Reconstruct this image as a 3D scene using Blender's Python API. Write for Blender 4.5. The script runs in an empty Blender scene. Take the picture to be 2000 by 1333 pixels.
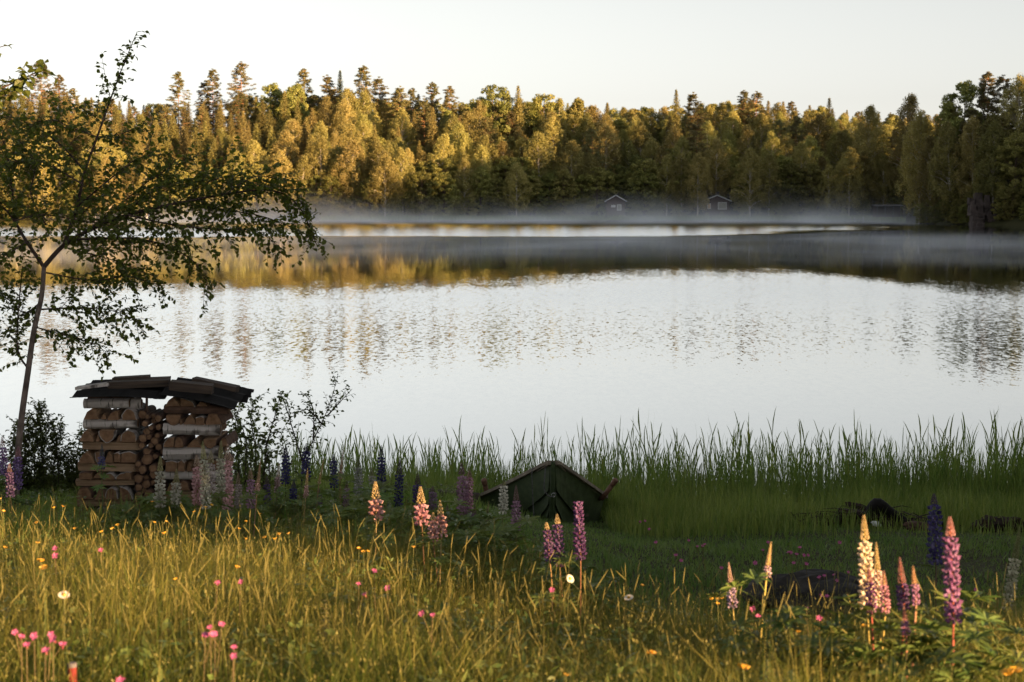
import bpy, math, random
import numpy as np
from mathutils import Vector, Matrix

R = math.radians
# ------------------------------------------------------------------ camera
scene = bpy.context.scene
col = scene.collection
CAM_Z = 3.7
F = 2000 * 60 / 36.0                       # focal length in photo pixels
PITCH = math.atan((666.5 - 400.0) / F)     # horizon sits at photo row 400
cam_data = bpy.data.cameras.new("camera")
cam_data.lens = 60; cam_data.sensor_width = 36
cam_data.clip_start = 0.1; cam_data.clip_end = 6000
cam_data.dof.use_dof = True
cam_data.dof.focus_distance = 17.5
cam_data.dof.aperture_fstop = 5.6
cam = bpy.data.objects.new("camera", cam_data); col.objects.link(cam)
cam.location = (0, 0, CAM_Z)
cam.rotation_euler = (math.pi / 2 - PITCH, 0, 0)
scene.camera = cam

# ------------------------------------------------------------------ sky, sun, exposure
SUN_EL = R(6.3)
SUN_H = Vector((0.775, -0.632)).normalized()          # horizontal direction towards the sun (behind, to the right)
SUN_DIR = Vector((SUN_H.x * math.cos(SUN_EL), SUN_H.y * math.cos(SUN_EL), math.sin(SUN_EL)))
world = bpy.data.worlds.new("World"); scene.world = world; world.use_nodes = True
wn = world.node_tree; wn.nodes.clear()
sky = wn.nodes.new("ShaderNodeTexSky"); sky.sky_type = 'NISHITA'; sky.sun_disc = False
sky.sun_elevation = SUN_EL
sky.sun_rotation = math.atan2(SUN_DIR.x, SUN_DIR.y)
sky.air_density = 1.0; sky.dust_density = 1.0; sky.ozone_density = 1.0
hsv = wn.nodes.new("ShaderNodeHueSaturation"); hsv.inputs["Saturation"].default_value = 0.15
bg = wn.nodes.new("ShaderNodeBackground"); bg.inputs["Strength"].default_value = 0.062
wo = wn.nodes.new("ShaderNodeOutputWorld")
wn.links.new(sky.outputs[0], hsv.inputs["Color"]); wn.links.new(hsv.outputs[0], bg.inputs["Color"]); wn.links.new(bg.outputs[0], wo.inputs["Surface"])
sun_data = bpy.data.lights.new("sun", 'SUN'); sun_data.energy = 5.0; sun_data.angle = R(0.5)
sun_data.color = (1.0, 0.61, 0.28)
sun = bpy.data.objects.new("sun", sun_data); col.objects.link(sun)
sun.rotation_euler = SUN_DIR.to_track_quat('Z', 'Y').to_euler()
sun.location = (40, -40, 30)
vs = scene.view_settings
vs.view_transform = 'Standard'; vs.look = 'None'; vs.gamma = 1.0; vs.use_curve_mapping = False
vs.exposure = 2.2
cy = scene.cycles
cy.max_bounces = 6; cy.diffuse_bounces = 2; cy.glossy_bounces = 3; cy.transmission_bounces = 3
cy.volume_bounces = 1; cy.transparent_max_bounces = 8
cy.caustics_reflective = False; cy.caustics_refractive = False
cy.use_denoising = True

# ------------------------------------------------------------------ helpers
rnd = random.Random(7)
rng = np.random.default_rng(7)
CP, SP = math.cos(PITCH), math.sin(PITCH)
def at(px, py, d):
    """world point seen at photo pixel (px, py) at ground distance d"""
    xc = (px - 1000.0) / F; yc = (666.5 - py) / F
    dy = CP + yc * SP; dz = -SP + yc * CP
    t = d / dy
    return Vector((xc * t, d, CAM_Z + dz * t))

class MB:
    """collects verts and faces for one mesh"""
    def __init__(s): s.v = []; s.f = []; s.t = []; s.tint = 0.5
    def add(s, vs_, fs_):
        n = len(s.v); s.v += [tuple(p) for p in vs_]; s.t += [s.tint] * len(vs_)
        s.f += [tuple(i + n for i in f) for f in fs_]
    def box(s, c, size, rot=None, jit=0.0):
        x, y, z = [q / 2 for q in size]
        P = [Vector((a * x, b * y, e * z)) for e in (-1, 1) for b in (-1, 1) for a in (-1, 1)]
        if jit: P = [p + Vector([rnd.uniform(-jit, jit) for _ in range(3)]) for p in P]
        if rot is not None: P = [rot @ p for p in P]
        c = Vector(c)
        s.add([p + c for p in P], [(0, 2, 3, 1), (4, 5, 7, 6), (0, 1, 5, 4), (2, 6, 7, 3), (0, 4, 6, 2), (1, 3, 7, 5)])
    def tube(s, path, radii, n=6, cap=True):
        path = [Vector(p) for p in path]
        rings = []; u = None
        for i, p in enumerate(path):
            d = path[min(i + 1, len(path) - 1)] - path[max(i - 1, 0)]
            if d.length < 1e-9: d = Vector((0, 0, 1))
            d.normalize()
            if u is None:
                u = d.orthogonal().normalized()
            else:
                u = u - d * u.dot(d)
                if u.length < 1e-6: u = d.orthogonal()
                u.normalize()
            w = d.cross(u); r = radii[i] if hasattr(radii, '__len__') else radii
            rings.append([p + (u * math.cos(2 * math.pi * k / n) + w * math.sin(2 * math.pi * k / n)) * r for k in range(n)])
        V = [q for ring in rings for q in ring]; Fc = []
        for i in range(len(path) - 1):
            for k in range(n):
                a = i * n + k; b = i * n + (k + 1) % n
                Fc.append((a, b, b + n, a + n))
        if cap:
            Fc.append(tuple(range(n - 1, -1, -1))); m = (len(path) - 1) * n; Fc.append(tuple(range(m, m + n)))
        s.add(V, Fc)
    def mesh(s, name, mat, smooth=False):
        me = bpy.data.meshes.new(name)
        me.from_pydata(s.v, [], s.f); me.update()
        a = me.attributes.new("tint", 'FLOAT', 'POINT'); a.data.foreach_set("value", np.array(s.t, dtype=np.float32))
        if mat is not None: me.materials.append(mat)
        if smooth: me.polygons.foreach_set("use_smooth", np.ones(len(me.polygons), dtype=bool))
        return me

def bulk(name, V, faces, mat, tint=None):
    """mesh from numpy arrays; faces is a list of (n, k) index arrays"""
    me = bpy.data.meshes.new(name)
    V = np.asarray(V, dtype=np.float32)
    me.vertices.add(len(V)); me.vertices.foreach_set("co", V.ravel())
    tot = sum(f.size for f in faces); npol = sum(len(f) for f in faces)
    me.loops.add(tot); me.polygons.add(npol)
    me.loops.foreach_set("vertex_index", np.concatenate([f.ravel() for f in faces]).astype(np.int32))
    starts = []; o = 0
    for f in faces:
        starts.append(o + np.arange(len(f)) * f.shape[1]); o += f.size
    me.polygons.foreach_set("loop_start", np.concatenate(starts).astype(np.int32))
    me.update(calc_edges=True); me.validate()
    if tint is not None:
        a = me.attributes.new("tint", 'FLOAT', 'POINT'); a.data.foreach_set("value", np.asarray(tint, dtype=np.float32))
    if mat is not None: me.materials.append(mat)
    return me

def link(name, data, parent=None, loc=(0, 0, 0), rot=None, scale=None, color=None):
    o = bpy.data.objects.new(name, data); col.objects.link(o)
    o.location = loc
    if rot is not None: o.rotation_euler = rot
    if scale is not None: o.scale = scale if hasattr(scale, '__len__') else (scale,) * 3
    if parent is not None: o.parent = parent
    if color is not None: o.color = (*color, 1)
    return o
def tag(o, label=None, cat=None, group=None, kind=None):
    if label: o["label"] = label
    if cat: o["category"] = cat
    if group: o["group"] = group
    if kind: o["kind"] = kind
    return o
def thing(name, label, cat, loc=(0, 0, 0), group=None, rot=None, scale=None):
    return tag(link(name, None, loc=loc, rot=rot, scale=scale), label, cat, group)

def interp(x, pts): return np.interp(x, [p[0] for p in pts], [p[1] for p in pts])
def sstep(a, b, x):
    t = np.clip((x - a) / (b - a), 0, 1); return t * t * (3 - 2 * t)
def vnoise(x, y, s, seed=0):
    """smooth value noise from a few sines"""
    r = np.random.default_rng(seed); o = 0
    for k in range(5):
        a = r.uniform(0, 6.28); f = s * r.uniform(0.6, 1.7); p = r.uniform(0, 6.28)
        o = o + np.sin((np.cos(a) * x + np.sin(a) * y) * f + p)
    return o / 5

def ordinal(n):
    """1 -> first ... 59 -> fifty-ninth"""
    w = ['', 'first', 'second', 'third', 'fourth', 'fifth', 'sixth', 'seventh', 'eighth', 'ninth', 'tenth', 'eleventh', 'twelfth', 'thirteenth', 'fourteenth', 'fifteenth', 'sixteenth', 'seventeenth', 'eighteenth', 'nineteenth']
    t = ['', '', 'twent', 'thirt', 'fort', 'fift', 'sixt']
    if n < 20: return w[n]
    return t[n // 10] + 'ieth' if n % 10 == 0 else t[n // 10] + 'y-' + w[n % 10]
counts = {}
def nth(key):
    counts[key] = counts.get(key, 0) + 1; return ordinal(counts[key])

# ------------------------------------------------------------------ materials
def mat_new(name):
    m = bpy.data.materials.new(name); m.use_nodes = True
    nt = m.node_tree; nt.nodes.clear()
    out = nt.nodes.new("ShaderNodeOutputMaterial")
    return m, nt, out
def nd(nt, t, **kw):
    n = nt.nodes.new(t)
    for k, v in kw.items():
        if k in n.inputs.keys(): n.inputs[k].default_value = v
        else: setattr(n, k, v)
    return n
def rgba(c): return (c[0], c[1], c[2], 1)
def mix_col(nt, a, b, fac, typ='MIX'):
    m = nt.nodes.new("ShaderNodeMix"); m.data_type = 'RGBA'; m.blend_type = typ
    for sock, v in ((m.inputs[6], a), (m.inputs[7], b)):
        if isinstance(v, tuple): sock.default_value = rgba(v)
        else: nt.links.new(v, sock)
    if isinstance(fac, (int, float)): m.inputs[0].default_value = fac
    else: nt.links.new(fac, m.inputs[0])
    return m.outputs[2]
def noise_out(nt, scale, detail=3, vec=None, rough=0.55, coord="Object"):
    tc = nd(nt, "ShaderNodeTexCoord"); n = nd(nt, "ShaderNodeTexNoise", Scale=scale, Detail=detail, Roughness=rough)
    nt.links.new(vec if vec is not None else tc.outputs[coord], n.inputs["Vector"])
    return n.outputs["Fac"]
def ramp(nt, fac, p0, p1):
    m = nd(nt, "ShaderNodeMapRange"); m.inputs[1].default_value = p0; m.inputs[2].default_value = p1
    nt.links.new(fac, m.inputs[0]); return m.outputs[0]

def leaf_mat(name, c1, c2, trans=0.35, rough=0.55, var=0.35, spec=0.25, tcol=None):
    m, nt, out = mat_new(name)
    at_ = nd(nt, "ShaderNodeAttribute", attribute_name="tint")
    c = mix_col(nt, c1, c2, at_.outputs["Fac"])
    oi = nd(nt, "ShaderNodeObjectInfo")
    hs = nd(nt, "ShaderNodeHueSaturation")
    nt.links.new(c, hs.inputs["Color"])
    nt.links.new(ramp_to(nt, oi.outputs["Random"], 0.5 - 0.022, 0.5 + 0.022), hs.inputs["Hue"])
    mm = nd(nt, "ShaderNodeMath", operation='MULTIPLY_ADD'); nt.links.new(oi.outputs["Random"], mm.inputs[0])
    mm.inputs[1].default_value = 7.31; mm.inputs[2].default_value = 0.0
    fr = nd(nt, "ShaderNodeMath", operation='FRACT'); nt.links.new(mm.outputs[0], fr.inputs[0])
    nt.links.new(ramp_to(nt, fr.outputs[0], 1 - var, 1 + var), hs.inputs["Value"])
    p = nd(nt, "ShaderNodeBsdfPrincipled", Roughness=rough); p.inputs["Specular IOR Level"].default_value = spec
    nt.links.new(hs.outputs[0], p.inputs["Base Color"])
    tr = nd(nt, "ShaderNodeBsdfTranslucent")
    tc_ = mix_col(nt, hs.outputs[0], (1.25, 1.2, 0.6), 1.0, 'MULTIPLY')
    nt.links.new(tc_, tr.inputs["Color"])
    ms = nd(nt, "ShaderNodeMixShader"); ms.inputs[0].default_value = trans
    nt.links.new(p.outputs[0], ms.inputs[1]); nt.links.new(tr.outputs[0], ms.inputs[2]); nt.links.new(ms.outputs[0], out.inputs[0])
    return m
def ramp_to(nt, fac, a, b):
    m = nd(nt, "ShaderNodeMapRange"); m.inputs[3].default_value = a; m.inputs[4].default_value = b
    nt.links.new(fac, m.inputs[0]); return m.outputs[0]
def plain_mat(name, c1, c2, scale=8, rough=0.8, spec=0.2, bump=0.0, stretch=None, metallic=0.0, detail=4):
    m, nt, out = mat_new(name)
    tc = nd(nt, "ShaderNodeTexCoord"); vec = tc.outputs["Object"]
    if stretch:
        mp = nd(nt, "ShaderNodeMapping"); mp.inputs["Scale"].default_value = stretch
        nt.links.new(vec, mp.inputs[0]); vec = mp.outputs[0]
    n = noise_out(nt, scale, detail, vec)
    p = nd(nt, "ShaderNodeBsdfPrincipled", Roughness=rough, Metallic=metallic); p.inputs["Specular IOR Level"].default_value = spec
    nt.links.new(mix_col(nt, c1, c2, ramp(nt, n, 0.3, 0.7)), p.inputs["Base Color"])
    if bump:
        b = nd(nt, "ShaderNodeBump", Strength=bump, Distance=0.02); nt.links.new(n, b.inputs["Height"]); nt.links.new(b.outputs[0], p.inputs["Normal"])
    nt.links.new(p.outputs[0], out.inputs[0]); return m
def objcolor_mat(name, trans=0.3, rough=0.6, light=1.0):
    """petal material: colour comes from the object, varied from floret to floret"""
    m, nt, out = mat_new(name)
    oi = nd(nt, "ShaderNodeObjectInfo"); at_ = nd(nt, "ShaderNodeAttribute", attribute_name="tint")
    hs = nd(nt, "ShaderNodeHueSaturation"); nt.links.new(oi.outputs["Color"], hs.inputs["Color"])
    nt.links.new(ramp_to(nt, at_.outputs["Fac"], 0.55 * light, 1.4 * light), hs.inputs["Value"])
    nt.links.new(ramp_to(nt, at_.outputs["Fac"], 1.15, 0.75), hs.inputs["Saturation"])
    p = nd(nt, "ShaderNodeBsdfPrincipled", Roughness=rough); p.inputs["Specular IOR Level"].default_value = 0.15
    tr = nd(nt, "ShaderNodeBsdfTranslucent"); ms = nd(nt, "ShaderNodeMixShader"); ms.inputs[0].default_value = trans
    nt.links.new(hs.outputs[0], p.inputs["Base Color"]); nt.links.new(hs.outputs[0], tr.inputs["Color"])
    nt.links.new(p.outputs[0], ms.inputs[1]); nt.links.new(tr.outputs[0], ms.inputs[2]); nt.links.new(ms.outputs[0], out.inputs[0])
    return m

M = {}
M['birch_leaf'] = leaf_mat("birch_leaf", (0.180, 0.175, 0.054), (0.320, 0.280, 0.104), 0.3)
M['alder_leaf'] = leaf_mat("alder_leaf", (0.130, 0.142, 0.036), (0.235, 0.222, 0.070), 0.3)
M['spruce_needle'] = leaf_mat("spruce_needle", (0.090, 0.090, 0.028), (0.225, 0.190, 0.066), 0.12)
M['pine_needle'] = leaf_mat("pine_needle", (0.080, 0.085, 0.032), (0.165, 0.140, 0.058), 0.12)
M['near_leaf'] = leaf_mat("near_leaf", (0.065, 0.095, 0.020), (0.125, 0.155, 0.034), 0.55, 0.4, 0.15)
M['willow_leaf'] = leaf_mat("willow_leaf", (0.070, 0.105, 0.034), (0.130, 0.165, 0.055), 0.5, 0.5, 0.15)
M['grass'] = leaf_mat("grass", (0.066, 0.104, 0.014), (0.285, 0.250, 0.066), 0.38, 0.5, 0.0)
M['lawn'] = leaf_mat("lawn", (0.090, 0.165, 0.042), (0.200, 0.260, 0.095), 0.4, 0.5, 0.0)
M['marsh'] = leaf_mat("marsh", (0.090, 0.165, 0.036), (0.250, 0.300, 0.100), 0.4, 0.5, 0.0)
M['reed'] = leaf_mat("reed", (0.080, 0.140, 0.034), (0.175, 0.220, 0.062), 0.5, 0.45, 0.2)
M['straw'] = leaf_mat("straw", (0.125, 0.120, 0.030), (0.27, 0.225, 0.085), 0.3, 0.6, 0.2)
M['lupin_leaf'] = leaf_mat("lupin_leaf", (0.075, 0.125, 0.034), (0.155, 0.190, 0.060), 0.35, 0.45, 0.2)
M['petal'] = objcolor_mat("petal")
M['stem'] = objcolor_mat("stem", 0.15)
M['birch_bark_far'] = plain_mat("birch_bark_far", (0.34, 0.31, 0.27), (0.55, 0.50, 0.43), 1.2, 0.8)
M['pine_bark'] = plain_mat("pine_bark", (0.16, 0.085, 0.045), (0.30, 0.15, 0.07), 1.0, 0.9)
M['spruce_bark'] = plain_mat("spruce_bark", (0.07, 0.05, 0.04), (0.13, 0.095, 0.07), 1.5, 0.9)
M['near_bark'] = plain_mat("near_bark", (0.05, 0.038, 0.032), (0.16, 0.125, 0.11), 9, 0.9, bump=0.6)
M['twig'] = plain_mat("twig", (0.035, 0.026, 0.022), (0.07, 0.05, 0.04), 12, 0.9)
M['cut_wood'] = plain_mat("cut_wood", (0.095, 0.050, 0.027), (0.20, 0.118, 0.068), 22, 0.85, bump=0.25)
M['split_wood'] = plain_mat("split_wood", (0.12, 0.072, 0.042), (0.24, 0.165, 0.103), 9, 0.85, bump=0.3, stretch=(0.25, 6, 6))
M['split_wood_y'] = plain_mat("split_wood_y", (0.17, 0.10, 0.055), (0.32, 0.21, 0.13), 9, 0.85, bump=0.3, stretch=(6, 0.25, 6))
M['brown_bark'] = plain_mat("brown_bark", (0.045, 0.028, 0.020), (0.12, 0.07, 0.05), 14, 0.9, bump=0.6)
M['roof_sheet'] = plain_mat("roof_sheet", (0.006, 0.006, 0.006), (0.014, 0.013, 0.013), 12, 0.9, 0.1)
M['old_board'] = plain_mat("old_board", (0.020, 0.016, 0.013), (0.070, 0.050, 0.038), 7, 0.85, bump=0.4, stretch=(0.4, 7, 7))
M['rock'] = plain_mat("rock", (0.014, 0.013, 0.013), (0.045, 0.040, 0.036), 9, 0.9, bump=0.8)
M['cliff'] = plain_mat("cliff", (0.035, 0.028, 0.027), (0.11, 0.088, 0.082), 0.9, 0.9, bump=0.4)
M['soil'] = plain_mat("soil", (0.010, 0.008, 0.007), (0.045, 0.026, 0.018), 18, 0.95, bump=0.8)
M['char'] = plain_mat("char", (0.006, 0.005, 0.005), (0.018, 0.015, 0.014), 20, 0.8, bump=0.8)
M['white_scrap'] = plain_mat("white_scrap", (0.55, 0.57, 0.58), (0.8, 0.8, 0.8), 10, 0.6)
M['boat_paint'] = plain_mat("boat_paint", (0.030, 0.048, 0.022), (0.060, 0.084, 0.036), 5, 0.55, 0.35, bump=0.15, stretch=(4, 0.6, 4))
M['boat_rail'] = plain_mat("boat_rail", (0.15, 0.125, 0.10), (0.30, 0.25, 0.20), 9, 0.75, bump=0.3)
M['boat_inside'] = plain_mat("boat_inside", (0.10, 0.08, 0.06), (0.18, 0.14, 0.10), 8, 0.8)
M['oar_wood'] = plain_mat("oar_wood", (0.10, 0.050, 0.032), (0.18, 0.095, 0.062), 12, 0.6, stretch=(5, 5, 0.6))
M['rope'] = plain_mat("rope", (0.05, 0.05, 0.05), (0.12, 0.12, 0.12), 60, 0.9)
M['steel'] = plain_mat("steel", (0.3, 0.3, 0.3), (0.45, 0.45, 0.45), 20, 0.4, metallic=0.9)
M['red_stake'] = plain_mat("red_stake", (0.09, 0.012, 0.010), (0.17, 0.025, 0.020), 15, 0.7, bump=0.3)
M['grey_cap'] = plain_mat("grey_cap", (0.07, 0.065, 0.07), (0.12, 0.11, 0.12), 15, 0.7)
M['cabin_wall'] = plain_mat("cabin_wall", (0.040, 0.022, 0.020), (0.065, 0.036, 0.032), 3, 0.85)
M['cabin_roof'] = plain_mat("cabin_roof", (0.05, 0.05, 0.055), (0.08, 0.08, 0.085), 3, 0.85)
M['white_paint'] = plain_mat("white_paint", (0.42, 0.43, 0.45), (0.5, 0.51, 0.53), 3, 0.6)
M['curtain'] = plain_mat("curtain", (0.42, 0.28, 0.16), (0.62, 0.46, 0.30), 2, 0.8)  # orange reflection in the small cabin window, painted as the pane colour
M['grey_curtain'] = plain_mat("grey_curtain", (0.22, 0.22, 0.2), (0.30, 0.30, 0.27), 2, 0.8)
M['jetty_wood'] = plain_mat("jetty_wood", (0.20, 0.22, 0.25), (0.32, 0.35, 0.40), 3, 0.8)

def birch_bark_mat():
    m, nt, out = mat_new("birch_bark")
    tc = nd(nt, "ShaderNodeTexCoord")
    p = nd(nt, "ShaderNodeBsdfPrincipled", Roughness=0.7); p.inputs["Specular IOR Level"].default_value = 0.2
    mp = nd(nt, "ShaderNodeMapping"); mp.inputs["Scale"].default_value = (30, 4, 4); nt.links.new(tc.outputs["Object"], mp.inputs[0])
    n1 = noise_out(nt, 2.0, 4, mp.outputs[0]); n2 = noise_out(nt, 9, 4)
    c = mix_col(nt, (0.22, 0.195, 0.18), (0.42, 0.385, 0.365), n2)
    c = mix_col(nt, c, (0.045, 0.038, 0.035), ramp(nt, n1, 0.60, 0.68))
    n3 = noise_out(nt, 5.5, 2)
    c = mix_col(nt, c, (0.06, 0.05, 0.045), ramp(nt, n3, 0.58, 0.66))
    nt.links.new(c, p.inputs["Base Color"]); nt.links.new(p.outputs[0], out.inputs[0]); return m
M['birch_bark'] = birch_bark_mat()

def ground_mat():
    m, nt, out = mat_new("ground_soil")
    g = nd(nt, "ShaderNodeNewGeometry")
    n1 = noise_out(nt, 1.3, 6, g.outputs["Position"]); n2 = noise_out(nt, 14, 4, g.outputs["Position"])
    c = mix_col(nt, (0.035, 0.045, 0.014), (0.060, 0.050, 0.024), n1)
    c = mix_col(nt, c, (0.020, 0.018, 0.010), ramp(nt, n2, 0.45, 0.7))
    p = nd(nt, "ShaderNodeBsdfPrincipled", Roughness=0.95); p.inputs["Specular IOR Level"].default_value = 0.1
    b = nd(nt, "ShaderNodeBump", Strength=0.7, Distance=0.03); nt.links.new(n2, b.inputs["Height"]); nt.links.new(b.outputs[0], p.inputs["Normal"])
    nt.links.new(c, p.inputs["Base Color"]); nt.links.new(p.outputs[0], out.inputs[0]); return m
M['ground'] = ground_mat()

def water_mat():
    m, nt, out = mat_new("lake_water")
    L = nt.links.new
    g = nd(nt, "ShaderNodeNewGeometry"); sep = nd(nt, "ShaderNodeSeparateXYZ"); L(g.outputs["Position"], sep.inputs[0])
    def math_(op, a, b=None, c=None):
        n = nd(nt, "ShaderNodeMath", operation=op)
        for i, v in enumerate((a, b, c)):
            if v is None: continue
            if isinstance(v, (int, float)): n.inputs[i].default_value = v
            else: L(v, n.inputs[i])
        return n.outputs[0]
    def sm(x, a, b):
        n = nd(nt, "ShaderNodeMapRange", interpolation_type='SMOOTHSTEP'); L(x, n.inputs[0]); n.inputs[1].default_value = a; n.inputs[2].default_value = b
        return n.outputs[0]
    # breeze zones: wavy bands across the lake
    mp = nd(nt, "ShaderNodeMapping"); mp.inputs["Scale"].default_value = (0.035, 0.06, 1); L(g.outputs["Position"], mp.inputs[0])
    wob = math_('SUBTRACT', noise_out(nt, 1.0, 5, mp.outputs[0], 0.6), 0.5)
    mp3 = nd(nt, "ShaderNodeMapping"); mp3.inputs["Scale"].default_value = (0.5, 0.12, 1); L(g.outputs["Position"], mp3.inputs[0])
    wob3 = math_('SUBTRACT', noise_out(nt, 1.0, 4, mp3.outputs[0], 0.65), 0.5)
    y = math_('ADD', math_('ADD', sep.outputs[1], math_('MULTIPLY', wob, 14.0)), math_('MULTIPLY', wob3, 22.0))
    mp2 = nd(nt, "ShaderNodeMapping"); mp2.inputs["Scale"].default_value = (0.01, 0.022, 1); L(g.outputs["Position"], mp2.inputs[0])
    wob2 = math_('SUBTRACT', noise_out(nt, 1.0, 4, mp2.outputs[0], 0.55), 0.5)
    # near breeze band 42..88 m, with a tongue that reaches farther out near the middle-right
    tong = math_('MULTIPLY', sm(sep.outputs[0], -8, 12), math_('SUBTRACT', 1.0, sm(sep.outputs[0], 15.5, 19.5)))
    edge = math_('ADD', 84.0, math_('MULTIPLY', tong, 20.0))
    nearband = math_('SUBTRACT', 1.0, sm(math_('SUBTRACT', y, edge), -24, 12))
    nearfade = sm(sep.outputs[1], 27, 74)
    bandA = math_('MULTIPLY', nearband, nearfade)
    # far breeze band
    yb = math_('SUBTRACT', math_('ADD', math_('ADD', sep.outputs[1], math_('MULTIPLY', wob2, 70.0)), math_('MULTIPLY', wob, 34.0)), math_('MULTIPLY', math_('MAXIMUM', math_('SUBTRACT', sep.outputs[0], 18.0), 0.0), 1.7))
    xr = math_('ADD', sep.outputs[0], math_('MULTIPLY', wob2, 60.0))
    bandB = math_('MULTIPLY', sm(yb, 180, 205), math_('SUBTRACT', 1.0, sm(xr, 55, 78)))
    rip = math_('MAXIMUM', bandA, math_('MULTIPLY', bandB, 1.0))
    amp = math_('ADD', 0.006, math_('MULTIPLY', math_('POWER', rip, 0.6), 0.12))
    # ripples: slopes from coloured noise
    def slope(sx, sy, det):
        mm = nd(nt, "ShaderNodeMapping"); mm.inputs["Scale"].default_value = (sx, sy, 1); L(g.outputs["Position"], mm.inputs[0])
        n = nd(nt, "ShaderNodeTexNoise", Scale=1.0, Detail=det, Roughness=0.55); L(mm.outputs[0], n.inputs["Vector"])
        v = nd(nt, "ShaderNodeVectorMath", operation='SUBTRACT'); L(n.outputs["Color"], v.inputs[0]); v.inputs[1].default_value = (0.5, 0.5, 0.5)
        return v.outputs[0]
    s1 = slope(9.0, 3.0, 3); s2 = slope(27, 11, 2)
    va = nd(nt, "ShaderNodeVectorMath", operation='ADD'); L(s1, va.inputs[0])
    sc2 = nd(nt, "ShaderNodeVectorMath", operation='SCALE'); L(s2, sc2.inputs[0]); sc2.inputs[3].default_value = 0.75; L(sc2.outputs[0], va.inputs[1])
    sc = nd(nt, "ShaderNodeVectorMath", operation='SCALE'); L(va.outputs[0], sc.inputs[0]); L(amp, sc.inputs[3])
    flat = nd(nt, "ShaderNodeVectorMath", operation='MULTIPLY'); L(sc.outputs[0], flat.inputs[0]); flat.inputs[1].default_value = (0.6, 1, 0)
    tilt = nd(nt, "ShaderNodeCombineXYZ"); L(math_('ADD', math_('MULTIPLY', math_('POWER', bandA, 2.0), -0.040), math_('MULTIPLY', bandB, -0.065)), tilt.inputs[1]); tilt.inputs[2].default_value = 1.0
    up = nd(nt, "ShaderNodeVectorMath", operation='ADD'); L(flat.outputs[0], up.inputs[0]); L(tilt.outputs[0], up.inputs[1])
    nm = nd(nt, "ShaderNodeVectorMath", operation='NORMALIZE'); L(up.outputs[0], nm.inputs[0])
    p = nd(nt, "ShaderNodeBsdfPrincipled", Roughness=0.03, IOR=1.33)
    p.inputs["Base Color"].default_value = (0.012, 0.013, 0.010, 1)
    gl = nd(nt, "ShaderNodeBsdfGlossy", Roughness=0.02); gl.inputs["Color"].default_value = (0.93, 0.94, 0.96, 1)
    ms = nd(nt, "ShaderNodeMixShader"); ms.inputs[0].default_value = 0.62
    L(nm.outputs[0], p.inputs["Normal"]); L(nm.outputs[0], gl.inputs["Normal"])
    L(p.outputs[0], ms.inputs[1]); L(gl.outputs[0], ms.inputs[2]); L(ms.outputs[0], out.inputs[0])
    return m
M['water'] = water_mat()

# ------------------------------------------------------------------ terrain
LEFT = [(-200, 6), (-30, 2.8), (0, 2.15), (5, 1.95), (7, 1.75), (10, 1.45), (12, 1.27), (14, 1.13), (16, 0.85), (18, 0.5), (20.5, 0.02), (24, -0.4), (40, -1.2), (60, -1.5)]
RIGHT = [(-200, 6), (-30, 2.8), (0, 2.15), (5, 1.92), (7, 1.6), (9, 1.22), (10, 1.06), (12, 0.85), (15, 0.62), (17, 0.38), (18.5, 0.16), (20, 0.0), (24, -0.3), (40, -1.2), (60, -1.5)]
XR = [(0, 60), (21, 60), (100, 78), (200, 105), (270, 101), (318, 84), (335, 79), (343, 88), (370, 104), (420, 112)]
def far_shore(x): return 404 + 3 * np.sin(x * 0.031 + 1.0) + 2 * np.sin(x * 0.083)
def H(x, y):
    x = np.asarray(x, dtype=float); y = np.asarray(y, dtype=float)
    w = sstep(-1.0, 1.8, x)
    near = interp(y, LEFT) * (1 - w) + interp(y, RIGHT) * w
    bump = (0.05 * vnoise(x, y, 1.6, 3) + 0.02 * vnoise(x, y, 5.0, 4)) * sstep(26, 20, y) * sstep(60, 30, np.abs(x))
    z = near + bump
    # land to the right of the lake, the headland
    dx = x - interp(y, XR)
    land = np.where(dx > 0, 7.5 * sstep(0, 11, dx) + 13 * sstep(8, 60, dx), dx * 0.15)
    land = np.maximum(land, -1.5)
    ins = sstep(22, 40, y)
    z = np.where(ins > 0, np.maximum(z, np.where(dx > -10, land * ins + z * (1 - ins), z)), z)
    # far shore and the hill behind it
    df = y - far_shore(x)
    hill = np.where(df > 0, 1.6 * sstep(0, 7, df) + 0.24 * np.clip(df - 5, 0, 48) + 0.05 * np.clip(df - 53, 0, 60) + (2.5 + 2.5 * vnoise(x, y, 0.02, 9)) * sstep(10, 70, df) + 4.0 * sstep(-10, -90, x) * sstep(20, 80, df), df * 0.12)
    hill = np.maximum(hill, -1.5)
    z = np.where(df > -12, np.maximum(z, hill), z)
    # land far to the left of the lake
    dl = (-0.3 * y - 70) - x
    z = np.where((y > 60) & (dl > -10), np.maximum(z, np.clip(dl * 0.15, -1.5, 10)), z)
    return z
def h1(x, y): return float(H(x, y))
def axis(*segs):
    out = []
    for a, b, s in segs: out += list(np.arange(a, b, s))
    return np.array(out + [segs[-1][1]])
gx = axis((-2500, -400, 150), (-400, -160, 20), (-160, -40, 5), (-40, -9, 1), (-9, 9, 0.25), (9, 40, 1), (40, 160, 4), (160, 400, 20), (400, 2500, 150))
gy = axis((-300, -20, 20), (-20, 3, 1), (3, 25, 0.25), (25, 60, 3), (60, 260, 12), (260, 390, 4), (390, 500, 3), (500, 620, 12), (620, 3500, 180))
GX, GY = np.meshgrid(gx, gy)
GZ = H(GX, GY)
nx, ny = len(gx), len(gy)
idx = np.arange(nx * ny).reshape(ny, nx)
quads = np.stack([idx[:-1, :-1], idx[:-1, 1:], idx[1:, 1:], idx[1:, :-1]], -1).reshape(-1, 4)
gme = bulk("ground", np.stack([GX, GY, GZ], -1).reshape(-1, 3), [quads], M['ground'])
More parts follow.
